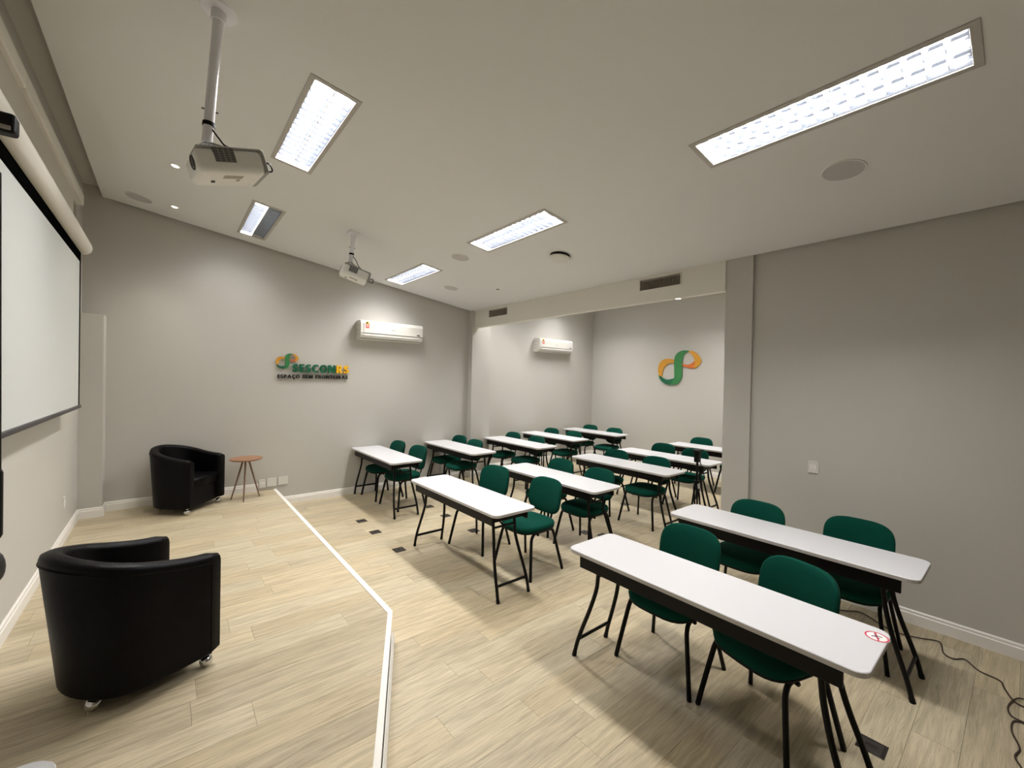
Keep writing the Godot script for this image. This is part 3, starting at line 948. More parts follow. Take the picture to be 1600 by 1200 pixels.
func armchair(at: Vector3, face: Vector2, label: String) -> void:
	# local: faces +x
	var t := thing("tub_armchair", at, label, "armchair", "black tub armchairs")
	t.rotation.y = -atan2(face.y, face.x)
	var hw := 0.305           # outer half width
	var front := 0.30         # x of the arm fronts
	var th := 0.088
	var y0 := 0.074
	var path: Array = []      # centre line of the shell wall: x, z and height
	var rc := hw - th / 2
	var n_arm := 8
	for k in n_arm:
		path.append([Vector2(front - 0.30 * k / n_arm, rc), float(k) / n_arm * 0.30])
	for k in 25:
		var a := PI / 2 + PI * k / 24
		path.append([Vector2(cos(a) * rc, sin(a) * rc), 0.3 + (1.0 - absf(k - 12.0) / 12.0) * 0.4])
	for k in range(n_arm - 1, -1, -1):
		path.append([Vector2(front - 0.30 * k / n_arm, -rc), float(k) / n_arm * 0.30])
	var rings: Array = []
	var piping: Array = []
	var inner_line: Array = []
	for i in path.size():
		var p: Vector2 = path[i][0]
		var a2: Vector2 = path[mini(i + 1, path.size() - 1)][0] - path[maxi(i - 1, 0)][0]
		var o := Vector2(a2.y, -a2.x).normalized()
		if o.dot(p + Vector2(0.001, 0) if p.x < 0.0 else Vector2(0, p.y)) < 0.0:
			o = -o
		var h := lerpf(0.625, 0.755, smoothstep(0.0, 0.7, path[i][1]))
		var ring: Array = []
		var sh := 1.0
		if i == 0 or i == path.size() - 1:
			sh = 0.72
		elif i == 1 or i == path.size() - 2:
			sh = 1.0
		var hwid := th / 2 * sh
		var inset := (1.0 - sh) * 0.05
		var r := 0.028
		for q in [[-hwid, y0 + inset + 0.01], [-hwid, h - r - inset], [-hwid + r * 0.3, h - r * 0.3 - inset], [-hwid + r, h - inset], [hwid - r, h - inset], [hwid - r * 0.3, h - r * 0.3 - inset], [hwid, h - r - inset], [hwid, y0 + inset + 0.012], [hwid - 0.012, y0 + inset], [-hwid + 0.01, y0 + inset]]:
			ring.append(Vector3(p.x + o.x * q[0] + 0.075 * clampf(-p.x / rc, 0.0, 1.0) * (1.0 - (q[1] - y0) / (h - y0)), q[1], p.y + o.y * q[0]))
		rings.append(ring)
		if i > 0 and i < path.size() - 1:
			piping.append(Vector3(p.x + o.x * (hwid - 0.001), h - 0.045, p.y + o.y * (hwid - 0.001)))
	# the fronts of the arms are rounded: move the end rings forward a little
	for k in rings[0].size():
		rings[0][k] += Vector3(0.016, 0, 0)
		rings[-1][k] += Vector3(0.016, 0, 0)
	var ca := Vector3(front + 0.018, 0.34, rc)
	var cb := Vector3(front + 0.018, 0.34, -rc)
	var shell := part(t, "shell", loft(tool(), rings, ca, cb), "black_leather")
	part(shell, "seam", tube(tool(), piping, 0.0028, 5), "black_leather")
	for s in [-1.0, 1.0]:
		part(shell, "front_seam", tube(tool(), [Vector3(front - 0.035, 0.08, s * hw), Vector3(front - 0.035, 0.575, s * hw)], 0.0025, 5), "black_leather")
	# seat cushion, base and front panel fill the U
	var inner := PackedVector2Array()
	var ri := hw - th + 0.004
	inner.append(Vector2(front - 0.03, ri))
	for k in 17:
		var a := PI / 2 + PI * k / 16
		inner.append(Vector2(cos(a) * (ri - 0.05), sin(a) * ri))
	inner.append(Vector2(front - 0.03, -ri))
	part(t, "base", prism(tool(), inner, 0.07, 0.28), "black_leather")
	var sr: Array = []
	for e in [[0.96, 0.28], [1.0, 0.295], [1.0, 0.375], [0.97, 0.398], [0.85, 0.408], [0.5, 0.412]]:
		var ring5: Array = []
		for q in inner:
			ring5.append(Vector3((q.x - 0.02) * e[0] + 0.02 + (0.02 if q.x > 0.2 else 0.0) * e[0], e[1], q.y * e[0]))
		sr.append(ring5)
	part(t, "seat_cushion", loft(tool(), sr, Vector3(0.02, 0.28, 0), Vector3(0.02, 0.413, 0)), "black_leather")
	for q in [Vector2(front - 0.037, hw - 0.045), Vector2(front - 0.037, -hw + 0.045), Vector2(-0.160, 0.125), Vector2(-0.160, -0.125)]:
		var foot := part(t, "foot", ball(tool(), Vector3(q.x, 0.032, q.y), Vector3.ONE * 0.032), "chrome")
		part(foot, "stem", tube(tool(), [Vector3(q.x, 0.05, q.y), Vector3(q.x, 0.09, q.y)], 0.010, 10), "chrome")

# ---------------------------------------------------------------- things on the walls
func ribbon(parent: Node, called: String, left: Array, right: Array, m: String, xf: Transform3D, depth: float) -> void:
	# a flat cut-out between two smooth edges; points are x right, y up
	var poly := PackedVector2Array()
	var a: Array = []
	var b: Array = []
	for q in left:
		a.append(Vector3(q[0], q[1], 0))
	for q in right:
		b.append(Vector3(q[0], q[1], 0))
	for q in spline(a, 6):
		poly.append(Vector2(q.x, -q.y))
	var back := spline(b, 6)
	back.reverse()
	for q in back:
		if poly[-1].distance_to(Vector2(q.x, -q.y)) > 1e-4:
			poly.append(Vector2(q.x, -q.y))
	if poly[0].distance_to(poly[-1]) < 1e-4:
		poly.remove_at(poly.size() - 1)
	# prism extrudes along local y; turn it so that y points out of the wall
	part(parent, called, prism(tool(), poly, 0.0, depth, xf * Transform3D(Basis(Vector3.RIGHT, PI / 2), Vector3.ZERO)), m)

func emblem(parent: Node, xf: Transform3D, w: float, depth: float) -> void:
	# ribbon figure, w wide; measured in a 362 x 273 grid
	var k := w / 362.0
	var f := func(list: Array) -> Array:
		var out: Array = []
		for q in list:
			out.append([(q[0] - 559) * k, (848 - q[1]) * k])
		return out
	ribbon(parent, "green_band", f.call([[642, 716], [600, 712], [560, 722], [531, 750], [520, 795], [523, 860], [524, 920], [508, 958], [486, 985]]), f.call([[642, 722], [612, 735], [594, 760], [588, 800], [588, 860], [588, 910], [574, 950], [545, 976], [486, 986]]), "logo_green", xf, depth)
	ribbon(parent, "dark_green_band", f.call([[385, 905], [392, 930], [412, 955], [445, 975], [490, 986]]), f.call([[385, 905], [410, 922], [440, 938], [475, 942], [524, 930]]), "logo_dark_green", xf, depth * 0.9)
	ribbon(parent, "yellow_loop", f.call([[386, 906], [378, 862], [386, 820], [408, 790], [442, 775], [482, 775], [521, 783]]), f.call([[412, 920], [418, 890], [424, 862], [440, 836], [464, 816], [492, 808], [521, 812]]), "logo_yellow", xf, depth * 0.8)
	ribbon(parent, "yellow_tip", f.call([[632, 715], [664, 718], [700, 736], [728, 768], [739, 796], [730, 824], [694, 850]]), f.call([[632, 722], [656, 738], [676, 760], [688, 788], [691, 808], [686, 830], [680, 846]]), "logo_yellow", xf, depth * 0.8)
	ribbon(parent, "orange_fold", f.call([[588, 814], [612, 823], [640, 825], [666, 814], [690, 793]]), f.call([[588, 830], [616, 842], [652, 851], [690, 850], [692, 812]]), "logo_orange", xf, depth * 0.7)

func letters(parent: Node, called: String, text: String, m: String, x0: float, x1: float, y0: float, cap: float, z: float, depth: float) -> void:
	# each letter of a sign is a raised piece of its own
	var font := FontVariation.new()
	var sf := SystemFont.new()
	sf.font_names = PackedStringArray(["Droid Sans"])
	sf.font_weight = 700
	font.base_font = sf
	font.variation_embolden = 0.6
	var metas: Array = []
	var cur := 0.0
	for ch in text:
		if ch == " ":
			cur += 13.0
			continue
		var tm := TextMesh.new()
		tm.text = ch
		tm.font = font
		tm.font_size = 32
		tm.pixel_size = 1.0
		tm.depth = 1.0
		tm.curve_step = 1.0
		var ab := tm.get_aabb()
		metas.append([tm, cur, ab])
		cur += ab.size.x + 3.4
	cur -= 3.4
	var kx := (x1 - x0) / cur
	var base: AABB = metas[0][2]
	var ky := cap / base.size.y
	for q in metas:
		var tm: TextMesh = q[0]
		var ab: AABB = q[2]
		var o := mesh_part(parent, called, tm, m)
		o.scale = Vector3(kx, ky, depth)
		o.position = Vector3(x0 + (q[1] - ab.position.x) * kx, y0 - base.position.y * ky, z + depth / 2)

func air_conditioner(at: Vector3, w: float, h: float, label: String) -> void:
	# hangs on a wall facing +z; at: middle of its back
	var t := thing("air_conditioner", at, label, "air conditioner", "wall air conditioners")
	var d := 0.20
	var prof := PackedVector2Array([Vector2(0, h / 2), Vector2(d * 0.80, h / 2), Vector2(d * 0.93, h / 2 - 0.012), Vector2(d, h / 2 - 0.05), Vector2(d, -h * 0.165), Vector2(d - 0.022, -h * 0.17), Vector2(d - 0.022, -h * 0.195), Vector2(d, -h * 0.20), Vector2(d * 0.985, -h * 0.28), Vector2(d * 0.88, -h * 0.41), Vector2(d * 0.855, -h * 0.425), Vector2(d * 0.72, -h * 0.33), Vector2(d * 0.62, -h * 0.36), Vector2(d * 0.70, -h * 0.47), Vector2(d * 0.64, -h / 2), Vector2(0, -h / 2)])
	# prism in x(local)=depth, z(local)=height, extruded along y(local)=width
	var xf := Transform3D(Basis(Vector3(0, 0, 1), Vector3(1, 0, 0), Vector3(0, 1, 0)), Vector3.ZERO)
	part(t, "body", prism(tool(), prof, -w / 2, w / 2, xf), "plastic_white")
	var fp := tool()
	rbox(fp, Vector3(-w / 2 + 0.045, -h * 0.17, d - 0.006), Vector3(w / 2 - 0.012, h / 2 - 0.045, d + 0.006), 0.004)
	part(t, "front_panel", fp, "plastic_white")
	part(t, "air_flap", prism(tool(), PackedVector2Array([Vector2(d * 1.0, -h * 0.235), Vector2(d * 1.005, -h * 0.30), Vector2(d * 0.905, -h * 0.425), Vector2(d * 0.86, -h * 0.42), Vector2(d * 0.955, -h * 0.29)]), -w / 2 + 0.06, w / 2 - 0.06, xf), "plastic_white")
	var lab := part(t, "energy_label", box(tool(), Vector3(-w / 2 + 0.075, h * 0.08, d + 0.006), Vector3(-w / 2 + 0.13, h * 0.34, d + 0.0072)), "sticker_red")
	for yy in [0.14, 0.19, 0.24]:
		part(lab, "label_line", box(tool(), Vector3(-w / 2 + 0.083, h * yy, d + 0.0072), Vector3(-w / 2 + 0.122, h * (yy + 0.018), d + 0.0078)), "sticker_white")
	part(lab, "label_badge", lathe(tool(), [Vector2(0, 0.002), Vector2(0.027, 0.002), Vector2(0.027, 0)], Transform3D(Basis(Vector3.RIGHT, PI / 2), Vector3(-w / 2 + 0.100, h * 0.345, d + 0.0066)), 20), "sticker_yellow")
	part(lab, "label_spot", lathe(tool(), [Vector2(0, 0.001), Vector2(0.014, 0.001), Vector2(0.014, 0)], Transform3D(Basis(Vector3.RIGHT, PI / 2), Vector3(-w / 2 + 0.094, h * 0.345, d + 0.0086)), 16), "letter_black")
	part(t, "display_badge", rbox(tool(), Vector3(w / 2 - 0.115, -h * 0.12, d + 0.004), Vector3(w / 2 - 0.055, -h * 0.055, d + 0.0085), 0.003), "dark_grey")
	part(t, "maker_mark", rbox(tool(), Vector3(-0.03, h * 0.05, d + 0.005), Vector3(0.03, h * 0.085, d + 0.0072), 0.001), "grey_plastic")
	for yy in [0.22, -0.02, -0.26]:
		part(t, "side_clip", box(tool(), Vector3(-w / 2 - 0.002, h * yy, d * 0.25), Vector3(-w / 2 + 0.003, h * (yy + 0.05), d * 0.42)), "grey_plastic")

func plate(called: String, xf: Transform3D, w: float, h: float, kind: String, label: String, category: String, group := "") -> void:
	# cover plate in local x / y, standing out along local z
	var t := thing(called, Vector3.ZERO, label, category, group)
	t.transform = xf
	part(t, "cover", rbox(tool(), Vector3(-w / 2, -h / 2, -0.001), Vector3(w / 2, h / 2, 0.010), 0.004), "plastic_white")
	if kind == "switch":
		for s in [-1.0, 1.0]:
			part(t, "rocker", rbox(tool(), Vector3(s * w * 0.16 - w * 0.13, -h * 0.2, 0.008), Vector3(s * w * 0.16 + w * 0.13, h * 0.2, 0.013), 0.002), "white_trim")
	elif kind == "socket":
		part(t, "socket_face", rbox(tool(), Vector3(-w * 0.32, -h * 0.2, 0.008), Vector3(w * 0.32, h * 0.2, 0.012), 0.002), "white_trim")
		for s in [-1.0, 0.0, 1.0]:
			part(t, "socket_hole", box(tool(), Vector3(s * w * 0.14 - 0.0025, -0.0025, 0.0118), Vector3(s * w * 0.14 + 0.0025, 0.0025, 0.0126)), "dark_grey")

func wall_things() -> void:
	# sign
	var s := thing("wall_sign", Vector3(0, 0, ZB), "raised wall sign in green, yellow and black letters with a ribbon emblem", "sign")
	var z := 0.012
	emblem(s, Transform3D(Basis.IDENTITY, Vector3(1.344, 2.068, z)), 0.295, 0.022)
	letters(s, "green_letter", "SESCON", "letter_green", 1.410, 2.008, 1.913, 0.118, z, 0.024)
	letters(s, "yellow_letter", "RS", "letter_yellow", 2.026, 2.212, 1.913, 0.118, z, 0.024)
	letters(s, "black_letter", "ESPAÇO SEM FRONTEIRAS", "letter_black", 1.219, 2.200, 1.822, 0.053, z, 0.020)
	for p in [Vector2(1.31, 1.97), Vector2(1.36, 2.14), Vector2(1.24, 2.04)]:
		part(s, "spacer", tube(tool(), [Vector3(p.x, p.y, 0.0), Vector3(p.x, p.y, z)], 0.006, 8), "white_metal")
	var e := thing("wall_emblem", Vector3(XF, 2.185, -4.715), "large green and yellow ribbon emblem on the far alcove wall", "emblem")
	emblem(e, Transform3D(Basis(Vector3.UP, -PI / 2), Vector3(-0.004, 0, 0)), 0.97, 0.028)
	air_conditioner(Vector3(2.86, 2.605, ZB), 1.06, 0.30, "larger white split air conditioner on the wall with the sign")
	air_conditioner(Vector3(6.93, 2.66, ZA), 1.06, 0.30, "smaller looking white split air conditioner on the alcove wall")
	# plates
	plate("cover_plate", Transform3D(Basis.IDENTITY, Vector3(1.050, 0.338, ZB + 0.012)), 0.080, 0.118, "socket", "narrow white socket plate, the one nearest the round side table", "socket", "row of plates above the platform edge")
	plate("cover_plate", Transform3D(Basis.IDENTITY, Vector3(1.168, 0.343, ZB + 0.012)), 0.120, 0.118, "blank", "middle white blank plate in the row above the platform edge", "plate", "row of plates above the platform edge")
	plate("cover_plate", Transform3D(Basis.IDENTITY, Vector3(1.312, 0.348, ZB + 0.012)), 0.125, 0.118, "blank", "rightmost white blank plate in the row above the platform edge", "plate", "row of plates above the platform edge")
	plate("light_switch", Transform3D(Basis(Vector3.UP, -PI / 2), Vector3(XR, 1.117, -1.227)), 0.080, 0.112, "switch", "white light switch on the right wall", "switch")
	plate("wall_socket", Transform3D(Basis(Vector3.UP, PI / 2), Vector3(XL, 0.605, -5.79)), 0.075, 0.115, "socket", "white socket plate on the wall low under the screen", "socket")
	# projection screen
	var p := thing("projection_screen", Vector3(0, 0, 0), "white projection screen with black border hanging from its wall case", "screen")
	var zc0 := -5.70
	var zc1 := -2.05
	var ring0: Array = []
	var pts: Array = []
	for k in 16:
		var a := TAU * k / 16
		pts.append(Vector2(cos(a), sin(a)))
	var cs: Array = []
	for zz in [[zc0, 0.80], [zc0 + 0.012, 0.97], [zc0 + 0.03, 1.0], [zc1, 1.0]]:
		var r2: Array = []
		for q in pts:
			r2.append(Vector3(-0.620 + q.x * 0.062 * zz[1], 3.030 + q.y * 0.070 * zz[1], zz[0]))
		cs.append(r2)
	part(p, "case", loft(tool(), cs, Vector3(-0.62, 3.03, zc0), Vector3(-0.62, 3.03, zc1)), "screen_case")
	for zz in [-5.4, -2.4]:
		part(p, "bracket", box(tool(), Vector3(XL, 3.02, zz - 0.02), Vector3(-0.64, 3.06, zz + 0.02)), "white_metal")
	var zf0 := -5.615
	var zf1 := -3.12
	part(p, "fabric", box(tool(), Vector3(-0.6315, 1.545, zf0 + 0.07), Vector3(-0.6300, 2.87, zf1 - 0.0)), "screen_fabric")
	part(p, "top_border", box(tool(), Vector3(-0.632, 2.87, zf0), Vector3(-0.6295, 2.985, zf1 + 0.05)), "black_cloth")
	part(p, "side_border", box(tool(), Vector3(-0.632, 1.545, zf0), Vector3(-0.6295, 2.87, zf0 + 0.07)), "black_cloth")
	part(p, "side_border", box(tool(), Vector3(-0.632, 1.545, zf1), Vector3(-0.6295, 2.87, zf1 + 0.05)), "black_cloth")
	part(p, "bottom_bar", rbox(tool(), Vector3(-0.642, 1.515, zf0 - 0.03), Vector3(-0.620, 1.547, zf1 + 0.05), 0.008), "dark_grey")
	ring0.clear()
	var cb := thing("control_box", Vector3(-0.555, 2.885, -2.74), "black box with a pale strip fixed to the screen case at the left edge", "box")
	part(cb, "body", rbox(tool(), Vector3(-0.06, -0.042, -0.035), Vector3(0.056, 0.042, 0.035), 0.014), "black_plastic")
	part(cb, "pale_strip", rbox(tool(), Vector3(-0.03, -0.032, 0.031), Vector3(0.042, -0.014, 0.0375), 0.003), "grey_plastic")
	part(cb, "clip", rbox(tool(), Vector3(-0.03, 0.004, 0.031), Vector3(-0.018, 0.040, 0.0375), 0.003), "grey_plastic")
	# roller blind
	var b := thing("roller_blind", Vector3.ZERO, "pale roller blind over the high window behind the screen", "blind")
	for zz in [[-6.33, -3.99], [-3.98, -1.15]]:
		part(b, "headrail", rbox(tool(), Vector3(XL, 3.600, zz[0]), Vector3(-0.690, 3.715, zz[1]), 0.012), "screen_case")
	part(b, "blind_fabric", box(tool(), Vector3(-0.722, 2.64, -5.93), Vector3(-0.719, 3.61, -1.2)), "blind_fabric")
	part(b, "bottom_rail", rbox(tool(), Vector3(-0.730, 2.615, -5.93), Vector3(-0.712, 2.645, -1.2), 0.006), "screen_case")
	# grilles in the beam
	for q in [[-2.795, 0.53, "larger air grille in the beam above the alcove opening", 24], [-5.95, 0.53, "farther air grille in the beam beside the sign wall", 24]]:
		var g := thing("air_grille", Vector3(4.512, 3.045, q[0]), q[2], "air grille", "grilles in the beam")
		var w: float = q[1]
		var fr := tool()
		for s2 in [-1.0, 1.0]:
			rbox(fr, Vector3(-0.008, s2 * 0.071 - 0.008, -w / 2 - 0.016), Vector3(0.002, s2 * 0.071 + 0.008, w / 2 + 0.016), 0.002)
			rbox(fr, Vector3(-0.008, -0.071, s2 * (w / 2 + 0.008) - 0.008), Vector3(0.002, 0.071, s2 * (w / 2 + 0.008) + 0.008), 0.002)
		part(g, "frame", fr, "soffit_paint")
		var du := tool()
		for s3 in [-1.0, 1.0]:
			box(du, Vector3(0.0, s3 * 0.066 - 0.002, -w / 2 - 0.004), Vector3(0.34, s3 * 0.066 + 0.002, w / 2 + 0.004))
			box(du, Vector3(0.0, -0.068, s3 * (w / 2 + 0.002) - 0.002), Vector3(0.34, 0.068, s3 * (w / 2 + 0.002) + 0.002))
		box(du, Vector3(0.336, -0.068, -w / 2 - 0.004), Vector3(0.340, 0.068, w / 2 + 0.004))
		part(g, "duct", du, "duct_liner")
		var n: int = q[3]
		var sm := box(tool(), Vector3(-0.006, -0.064, -0.003), Vector3(-0.0015, 0.064, 0.003)).commit()
		for k in n:
			mesh_part(g, "slat", sm, "vent_slat", Vector3(0, 0, -w / 2 + w * (k + 0.5) / n))

# ---------------------------------------------------------------- things on the ceiling
func projector(xf_top: Transform3D, foot: Vector3, body_basis: Basis, round_plate: bool, label: String) -> void:
	var t := thing("ceiling_projector", foot, label, "projector", "ceiling projectors")
	var top := xf_top.origin - foot
	var up := (xf_top.basis.y).normalized()
	var dir := (top - Vector3(0, 0.06, 0)).normalized()
	if round_plate:
		part(t, "ceiling_plate", lathe(tool(), [Vector2(0, -0.012), Vector2(0.080, -0.010), Vector2(0.086, 0.0), Vector2(0, 0)], Transform3D(xf_top.basis, top), 28), "pole_white")
	else:
		part(t, "ceiling_plate", rbox(tool(), Vector3(-0.06, -0.03, -0.05), Vector3(0.06, 0.0, 0.05), 0.006, Transform3D(xf_top.basis, top)), "pole_white")
	var r := 0.024
	var pole := part(t, "pole", tube(tool(), [Vector3(0, 0.05, 0), top - up * 0.005], r, 16), "pole_white")
	part(pole, "collar", tube(tool(), [Vector3(0, 0.05, 0) + dir * 0.085, Vector3(0, 0.05, 0) + dir * 0.105], r + 0.004, 16), "black_plastic")
	part(pole, "flange", tube(tool(), [top - dir * 0.06, top - dir * 0.005], r + 0.010, 16), "pole_white")
	for a in [0.0, PI]:
		part(pole, "screw", tube(tool(), [dir * 0.17 + Vector3(cos(a) * r, 0.05, sin(a) * r), dir * 0.17 + Vector3(cos(a) * (r + 0.012), 0.05, sin(a) * (r + 0.012))], 0.004, 6), "dark_grey")
	# body hangs below the foot, lens towards -x
	var b := Transform3D(body_basis, Vector3(0, 0, 0))
	part(t, "mount_bracket", rbox(tool(), Vector3(-0.06, 0.0, -0.07), Vector3(0.09, 0.012, 0.07), 0.003, b), "projector_grey")
	for q in [Vector2(-0.05, 0.06), Vector2(0.08, 0.06), Vector2(-0.05, -0.06), Vector2(0.08, -0.06)]:
		part(t, "bracket_arm", tube(tool(), [Vector3(0, 0.055, 0), b * Vector3(q.x, 0.004, q.y)], 0.006, 6), "projector_grey")
	var c := Vector3(0.075, -0.062, 0.0)
	var body := part(t, "body", rbox(tool(), c + Vector3(-0.165, -0.072, -0.125), c + Vector3(0.150, 0.048, 0.125), 0.034, b, true), "projector_body")
	part(body, "top_cover", rbox(tool(), c + Vector3(-0.145, 0.040, -0.118), c + Vector3(0.150, 0.056, 0.118), 0.008, b), "projector_grey")
	part(body, "rear_panel", rbox(tool(), c + Vector3(0.132, -0.068, -0.121), c + Vector3(0.158, 0.050, 0.121), 0.008, b), "projector_grey")
	part(body, "lens_ring", lathe(tool(), [Vector2(0.020, 0.0), Vector2(0.034, 0.0), Vector2(0.035, 0.008), Vector2(0.030, 0.010), Vector2(0.026, 0.004), Vector2(0.0, 0.003)], b * Transform3D(Basis(Vector3.BACK, PI / 2), c + Vector3(-0.160, -0.006, 0.045)), 20), "dark_grey")
	part(body, "lens", lathe(tool(), [Vector2(0.025, 0.004), Vector2(0.017, 0.008), Vector2(0, 0.009)], b * Transform3D(Basis(Vector3.BACK, PI / 2), c + Vector3(-0.160, -0.006, 0.045)), 20), "lens_glass")
	# side grille: dark backing with slats
	part(body, "vent_backing", rbox(tool(), c + Vector3(-0.085, -0.024, 0.118), c + Vector3(0.010, 0.046, 0.1262), 0.003, b), "dark_grey")
	for k in 9:
		part(body, "vent_slat", box(tool(), c + Vector3(-0.085, -0.022 + k * 0.0083, 0.126), c + Vector3(0.010, -0.0195 + k * 0.0083, 0.1278), b), "projector_grey")
	for k in 3:
		part(body, "vent_divider", box(tool(), c + Vector3(-0.063 + k * 0.024, -0.024, 0.126), c + Vector3(-0.060 + k * 0.024, 0.046, 0.1275), b), "projector_grey")
	part(body, "side_label", box(tool(), c + Vector3(-0.05, -0.0729, 0.03), c + Vector3(0.04, -0.0715, 0.075), b), "projector_label")
	part(body, "barcode_label", box(tool(), c + Vector3(0.02, -0.0729, -0.01), c + Vector3(0.036, -0.0715, 0.02), b), "projector_label")
	part(body, "adjuster_foot", tube(tool(), [b * (c + Vector3(-0.085, -0.069, -0.02)), b * (c + Vector3(-0.085, -0.078, -0.02))], 0.010, 10), "dark_grey")
	part(body, "adjuster_foot", tube(tool(), [b * (c + Vector3(0.10, -0.069, -0.06)), b * (c + Vector3(0.10, -0.076, -0.06))], 0.008, 10), "projector_body")
	part(t, "cable", tube(tool(), spline([b * (c + Vector3(0.155, 0.0, 0.03)), b * (c + Vector3(0.200, 0.012, 0.035)), b * (c + Vector3(0.205, -0.03, 0.04)), b * (c + Vector3(0.158, -0.035, 0.05))], 6), 0.0045, 6), "black_plastic")
	part(t, "cable", tube(tool(), spline([Vector3(0.02, 0.12, 0.015), Vector3(0.05, 0.075, 0.03), b * Vector3(0.09, 0.02, 0.04), b * (c + Vector3(0.10, 0.058, 0.05))], 6), 0.0045, 6), "black_plastic")

func disc(xf: Transform3D, label: String, r: float) -> void:
	var t := thing("ceiling_speaker", Vector3.ZERO, label, "speaker", "round ceiling speakers")
	t.transform = xf
	part(t, "rim", lathe(tool(), [Vector2(r - 0.008, -0.006), Vector2(r - 0.003, -0.007), Vector2(r, -0.004), Vector2(r, 0.0)], Transform3D.IDENTITY, 36), "white_metal")
	part(t, "grille", lathe(tool(), [Vector2(0, -0.0075), Vector2(r * 0.6, -0.0072), Vector2(r - 0.007, -0.0055), Vector2(r - 0.007, -0.001)], Transform3D.IDENTITY, 36), "grey_grille")

func ceiling_things() -> void:
	projector(ceiling_frame(0.195, -2.715), Vector3(0.150, 3.00, -2.715), Basis(Vector3.UP, 0.12) * Basis(Vector3.BACK, 0.31), true, "near projector on a long white pole, at the upper left")
	projector(ceiling_frame(1.677, -5.023), Vector3(1.645, 3.14, -5.023), Basis(Vector3.UP, -0.22) * Basis(Vector3.BACK, -0.30), false, "farther projector on a short pole, before the sign wall")
	disc(ceiling_frame(-0.26, -6.345), "round ceiling speaker at the upper left above the sign wall", 0.125)
	disc(ceiling_frame(3.475, -0.81), "round ceiling speaker next to the large light at the upper right", 0.122)
	disc(ceiling_frame(2.834, -4.545), "round ceiling speaker between the two middle ceiling lights", 0.118)
	disc(ceiling_frame(3.466, -5.806), "small looking round ceiling speaker nearest the alcove beam", 0.115)
	var a := thing("access_point", Vector3.ZERO, "round white wireless access point with the shaded gap to the ceiling painted black", "access point")
	a.transform = ceiling_frame(3.471, -3.425)
	part(a, "base", lathe(tool(), [Vector2(0, -0.03), Vector2(0.112, -0.03), Vector2(0.112, 0.0)], Transform3D.IDENTITY, 32), "gap_black")  # painted black to stand in for the shade in the gap above the cover
	part(a, "cover", lathe(tool(), [Vector2(0, -0.052), Vector2(0.08, -0.050), Vector2(0.114, -0.042), Vector2(0.122, -0.034), Vector2(0.118, -0.029), Vector2(0, -0.029)], Transform3D.IDENTITY, 32), "plastic_white")
	var d := thing("ceiling_sensor", Vector3.ZERO, "tiny dark round sensor on the ceiling by the alcove beam", "sensor")
	d.transform = ceiling_frame(3.888, -5.141)
	part(d, "ring", lathe(tool(), [Vector2(0, -0.006), Vector2(0.024, -0.005), Vector2(0.028, 0.0)], Transform3D.IDENTITY, 16), "vent_slat")
	part(d, "eye", lathe(tool(), [Vector2(0, -0.010), Vector2(0.014, -0.007), Vector2(0.016, -0.005)], Transform3D.IDENTITY, 12), "dark_grey")

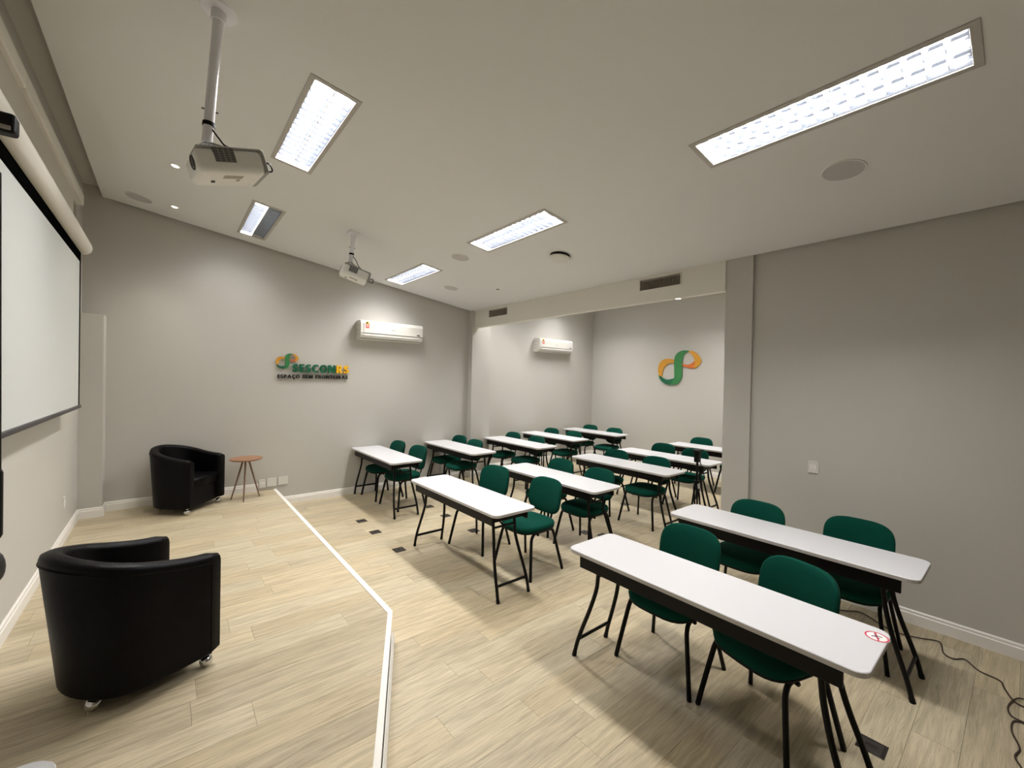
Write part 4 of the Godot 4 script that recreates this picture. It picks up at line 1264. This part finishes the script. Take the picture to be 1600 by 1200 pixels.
# ---------------------------------------------------------------- small things
func small_things() -> void:
	# brass-and-grey floor boxes
	var fb := [[1.965, -5.42, "dark floor box nearest the sign wall, in the open first row"], [1.955, -4.93, "dark floor box in the open first row, second from the sign wall"], [1.96, -4.27, "dark floor box in the open first row, third from the sign wall"], [2.96, -5.47, "dark floor box behind the first table, nearest the sign wall"], [2.945, -4.97, "dark floor box behind the first middle table's left end"], [2.935, -4.28, "dark floor box under the far chair of the first middle table"], [4.00, -3.42, "dark floor box under the second middle table's chairs"], [4.10, -3.22, "dark floor box beside another, behind the second middle table"], [2.83, -0.48, "large dark floor box at the foot of the nearest table"], [5.42, -3.86, "dark floor box under the third middle table's chairs"]]
	for q in fb:
		var t := thing("floor_box", Vector3(q[0], 0, q[1]), q[2], "floor box", "square floor boxes")
		part(t, "frame", rbox(tool(), Vector3(-0.058, -0.002, -0.058), Vector3(0.058, 0.004, 0.058), 0.002), "floor_box")
		part(t, "lid", rbox(tool(), Vector3(-0.044, 0.002, -0.044), Vector3(0.044, 0.0055, 0.044), 0.001), "floor_box_lid")
		part(t, "lid_slot", box(tool(), Vector3(-0.010, 0.0054, -0.026), Vector3(0.010, 0.0058, 0.026)), "floor_box")
	# cable along the right wall
	var cp := [[4.20, -1.40], [4.30, -1.15], [4.33, -0.95], [4.42, -0.84], [4.31, -0.68], [4.285, -0.57], [4.33, -0.47], [4.375, -0.38], [4.215, -0.345], [4.18, -0.294], [4.235, -0.244], [4.14, -0.174], [4.11, -0.085], [4.02, -0.062], [3.905, -0.022], [3.89, 0.03], [3.96, 0.035], [3.94, -0.012], [3.82, -0.044], [3.72, -0.03], [3.70, 0.03], [3.675, -0.02], [3.555, -0.026], [3.42, 0.003], [3.325, -0.012], [3.25, 0.01], [3.1, 0.06]]
	var pts: Array = []
	for i in cp.size():
		pts.append(Vector3(cp[i][0], 0.006 + (0.008 if i in [16, 17] else 0.0), cp[i][1]))
	single("floor_cable", tube(tool(), spline(pts, 5), 0.0042, 6), "cable_brown", "thin brown cable wandering over the floor along the right wall", "cable")
	# round sticker on the nearest table
	var s := thing("round_sticker", Vector3(2.456, 0.7412, -0.409), "round red and white prohibition sticker on the corner of the nearest table", "sticker")
	part(s, "backing", lathe(tool(), [Vector2(0, 0.0006), Vector2(0.044, 0.0006), Vector2(0.044, 0)], Transform3D.IDENTITY, 32), "sticker_white")
	part(s, "ring", lathe(tool(), [Vector2(0.036, 0.0006), Vector2(0.036, 0.0011), Vector2(0.0425, 0.0011), Vector2(0.0425, 0.0006)], Transform3D.IDENTITY, 32), "sticker_pink")
	part(s, "slash", box(tool(), Vector3(-0.037, 0.0006, -0.003), Vector3(0.037, 0.0012, 0.003), Transform3D(Basis(Vector3.UP, 0.35), Vector3.ZERO)), "sticker_pink")
	var fig := tool()
	for q in [[Vector2(-0.012, -0.016), Vector2(0.008, 0.0)], [Vector2(0.008, 0.0), Vector2(0.010, 0.017)], [Vector2(-0.002, -0.006), Vector2(-0.012, 0.012)], [Vector2(0.008, 0.0), Vector2(0.02, -0.012)]]:
		var a: Vector2 = q[0]
		var b: Vector2 = q[1]
		box(fig, Vector3(0, 0.0006, -0.0028), Vector3(a.distance_to(b), 0.0014, 0.0028), Transform3D(Basis(Vector3.UP, -(b - a).angle()), Vector3(a.x, 0, a.y)))
	part(s, "figure", fig, "sticker_purple")
	# folded tripod in the alcove opening
	var t := thing("folded_tripod", Vector3(5.0, 0, -2.535), "narrow black folded tripod standing in the alcove opening", "tripod")
	var hub := Vector3(0, 0.62, 0)
	for a in [0.4, 2.5, 4.6]:
		var leg := part(t, "leg", tube(tool(), [hub + Vector3(cos(a) * 0.02, 0.0, sin(a) * 0.02), Vector3(cos(a) * 0.10, 0.02, sin(a) * 0.10)], 0.012, 8, 1.0, 0.009), "black_steel")
		part(leg, "foot", tube(tool(), [Vector3(cos(a) * 0.099, 0.028, sin(a) * 0.099), Vector3(cos(a) * 0.102, 0.0, sin(a) * 0.102)], 0.013, 8), "black_plastic")
		part(leg, "leg_lock", tube(tool(), [hub.lerp(Vector3(cos(a) * 0.10, 0.02, sin(a) * 0.10), 0.45), hub.lerp(Vector3(cos(a) * 0.10, 0.02, sin(a) * 0.10), 0.52)], 0.016, 8), "black_plastic")
	part(t, "centre_column", tube(tool(), [Vector3(0, 0.45, 0), Vector3(0, 0.98, 0)], 0.014, 10), "black_steel")
	part(t, "collar", tube(tool(), [Vector3(0, 0.60, 0), Vector3(0, 0.68, 0)], 0.030, 12), "black_plastic")
	part(t, "silver_lock", rbox(tool(), Vector3(-0.022, 0.585, 0.012), Vector3(0.012, 0.645, 0.036), 0.006), "projector_grey")
	var hd := part(t, "head", rbox(tool(), Vector3(-0.035, 0.90, -0.03), Vector3(0.035, 1.03, 0.03), 0.012), "black_plastic")
	part(hd, "plate", rbox(tool(), Vector3(-0.075, 1.03, -0.04), Vector3(0.055, 1.055, 0.04), 0.006), "black_plastic")
	part(hd, "pan_handle", tube(tool(), [Vector3(0.03, 0.96, 0.0), Vector3(0.10, 0.70, 0.05)], 0.006, 6), "black_plastic")
	# black stand at the left edge of the picture
	var st := thing("black_stand", Vector3(-0.4255, STAGE, -2.10), "black stand at the left edge in front of the screen", "stand")
	part(st, "post", tube(tool(), [Vector3(0, 1.13, 0), Vector3(-0.006, 2.25, 0)], 0.015, 10), "black_plastic")
	part(st, "grip", rbox(tool(), Vector3(-0.018, 1.07, -0.018), Vector3(0.018, 1.30, 0.018), 0.014), "black_plastic")
	part(st, "lower_post", tube(tool(), [Vector3(-0.02, 0.02, 0.0), Vector3(-0.012, 1.10, 0.0)], 0.010, 10), "dark_grey")
	part(st, "knob", ball(tool(), Vector3(0.004, 0.98, 0.0), Vector3(0.022, 0.05, 0.022), 12, 8), "dark_grey")
	part(st, "base", lathe(tool(), [Vector2(0, 0.022), Vector2(0.10, 0.018), Vector2(0.13, 0.006), Vector2(0.13, 0.0), Vector2(0, 0)], Transform3D(Basis.IDENTITY, Vector3(-0.02, 0, 0)), 24), "black_plastic")
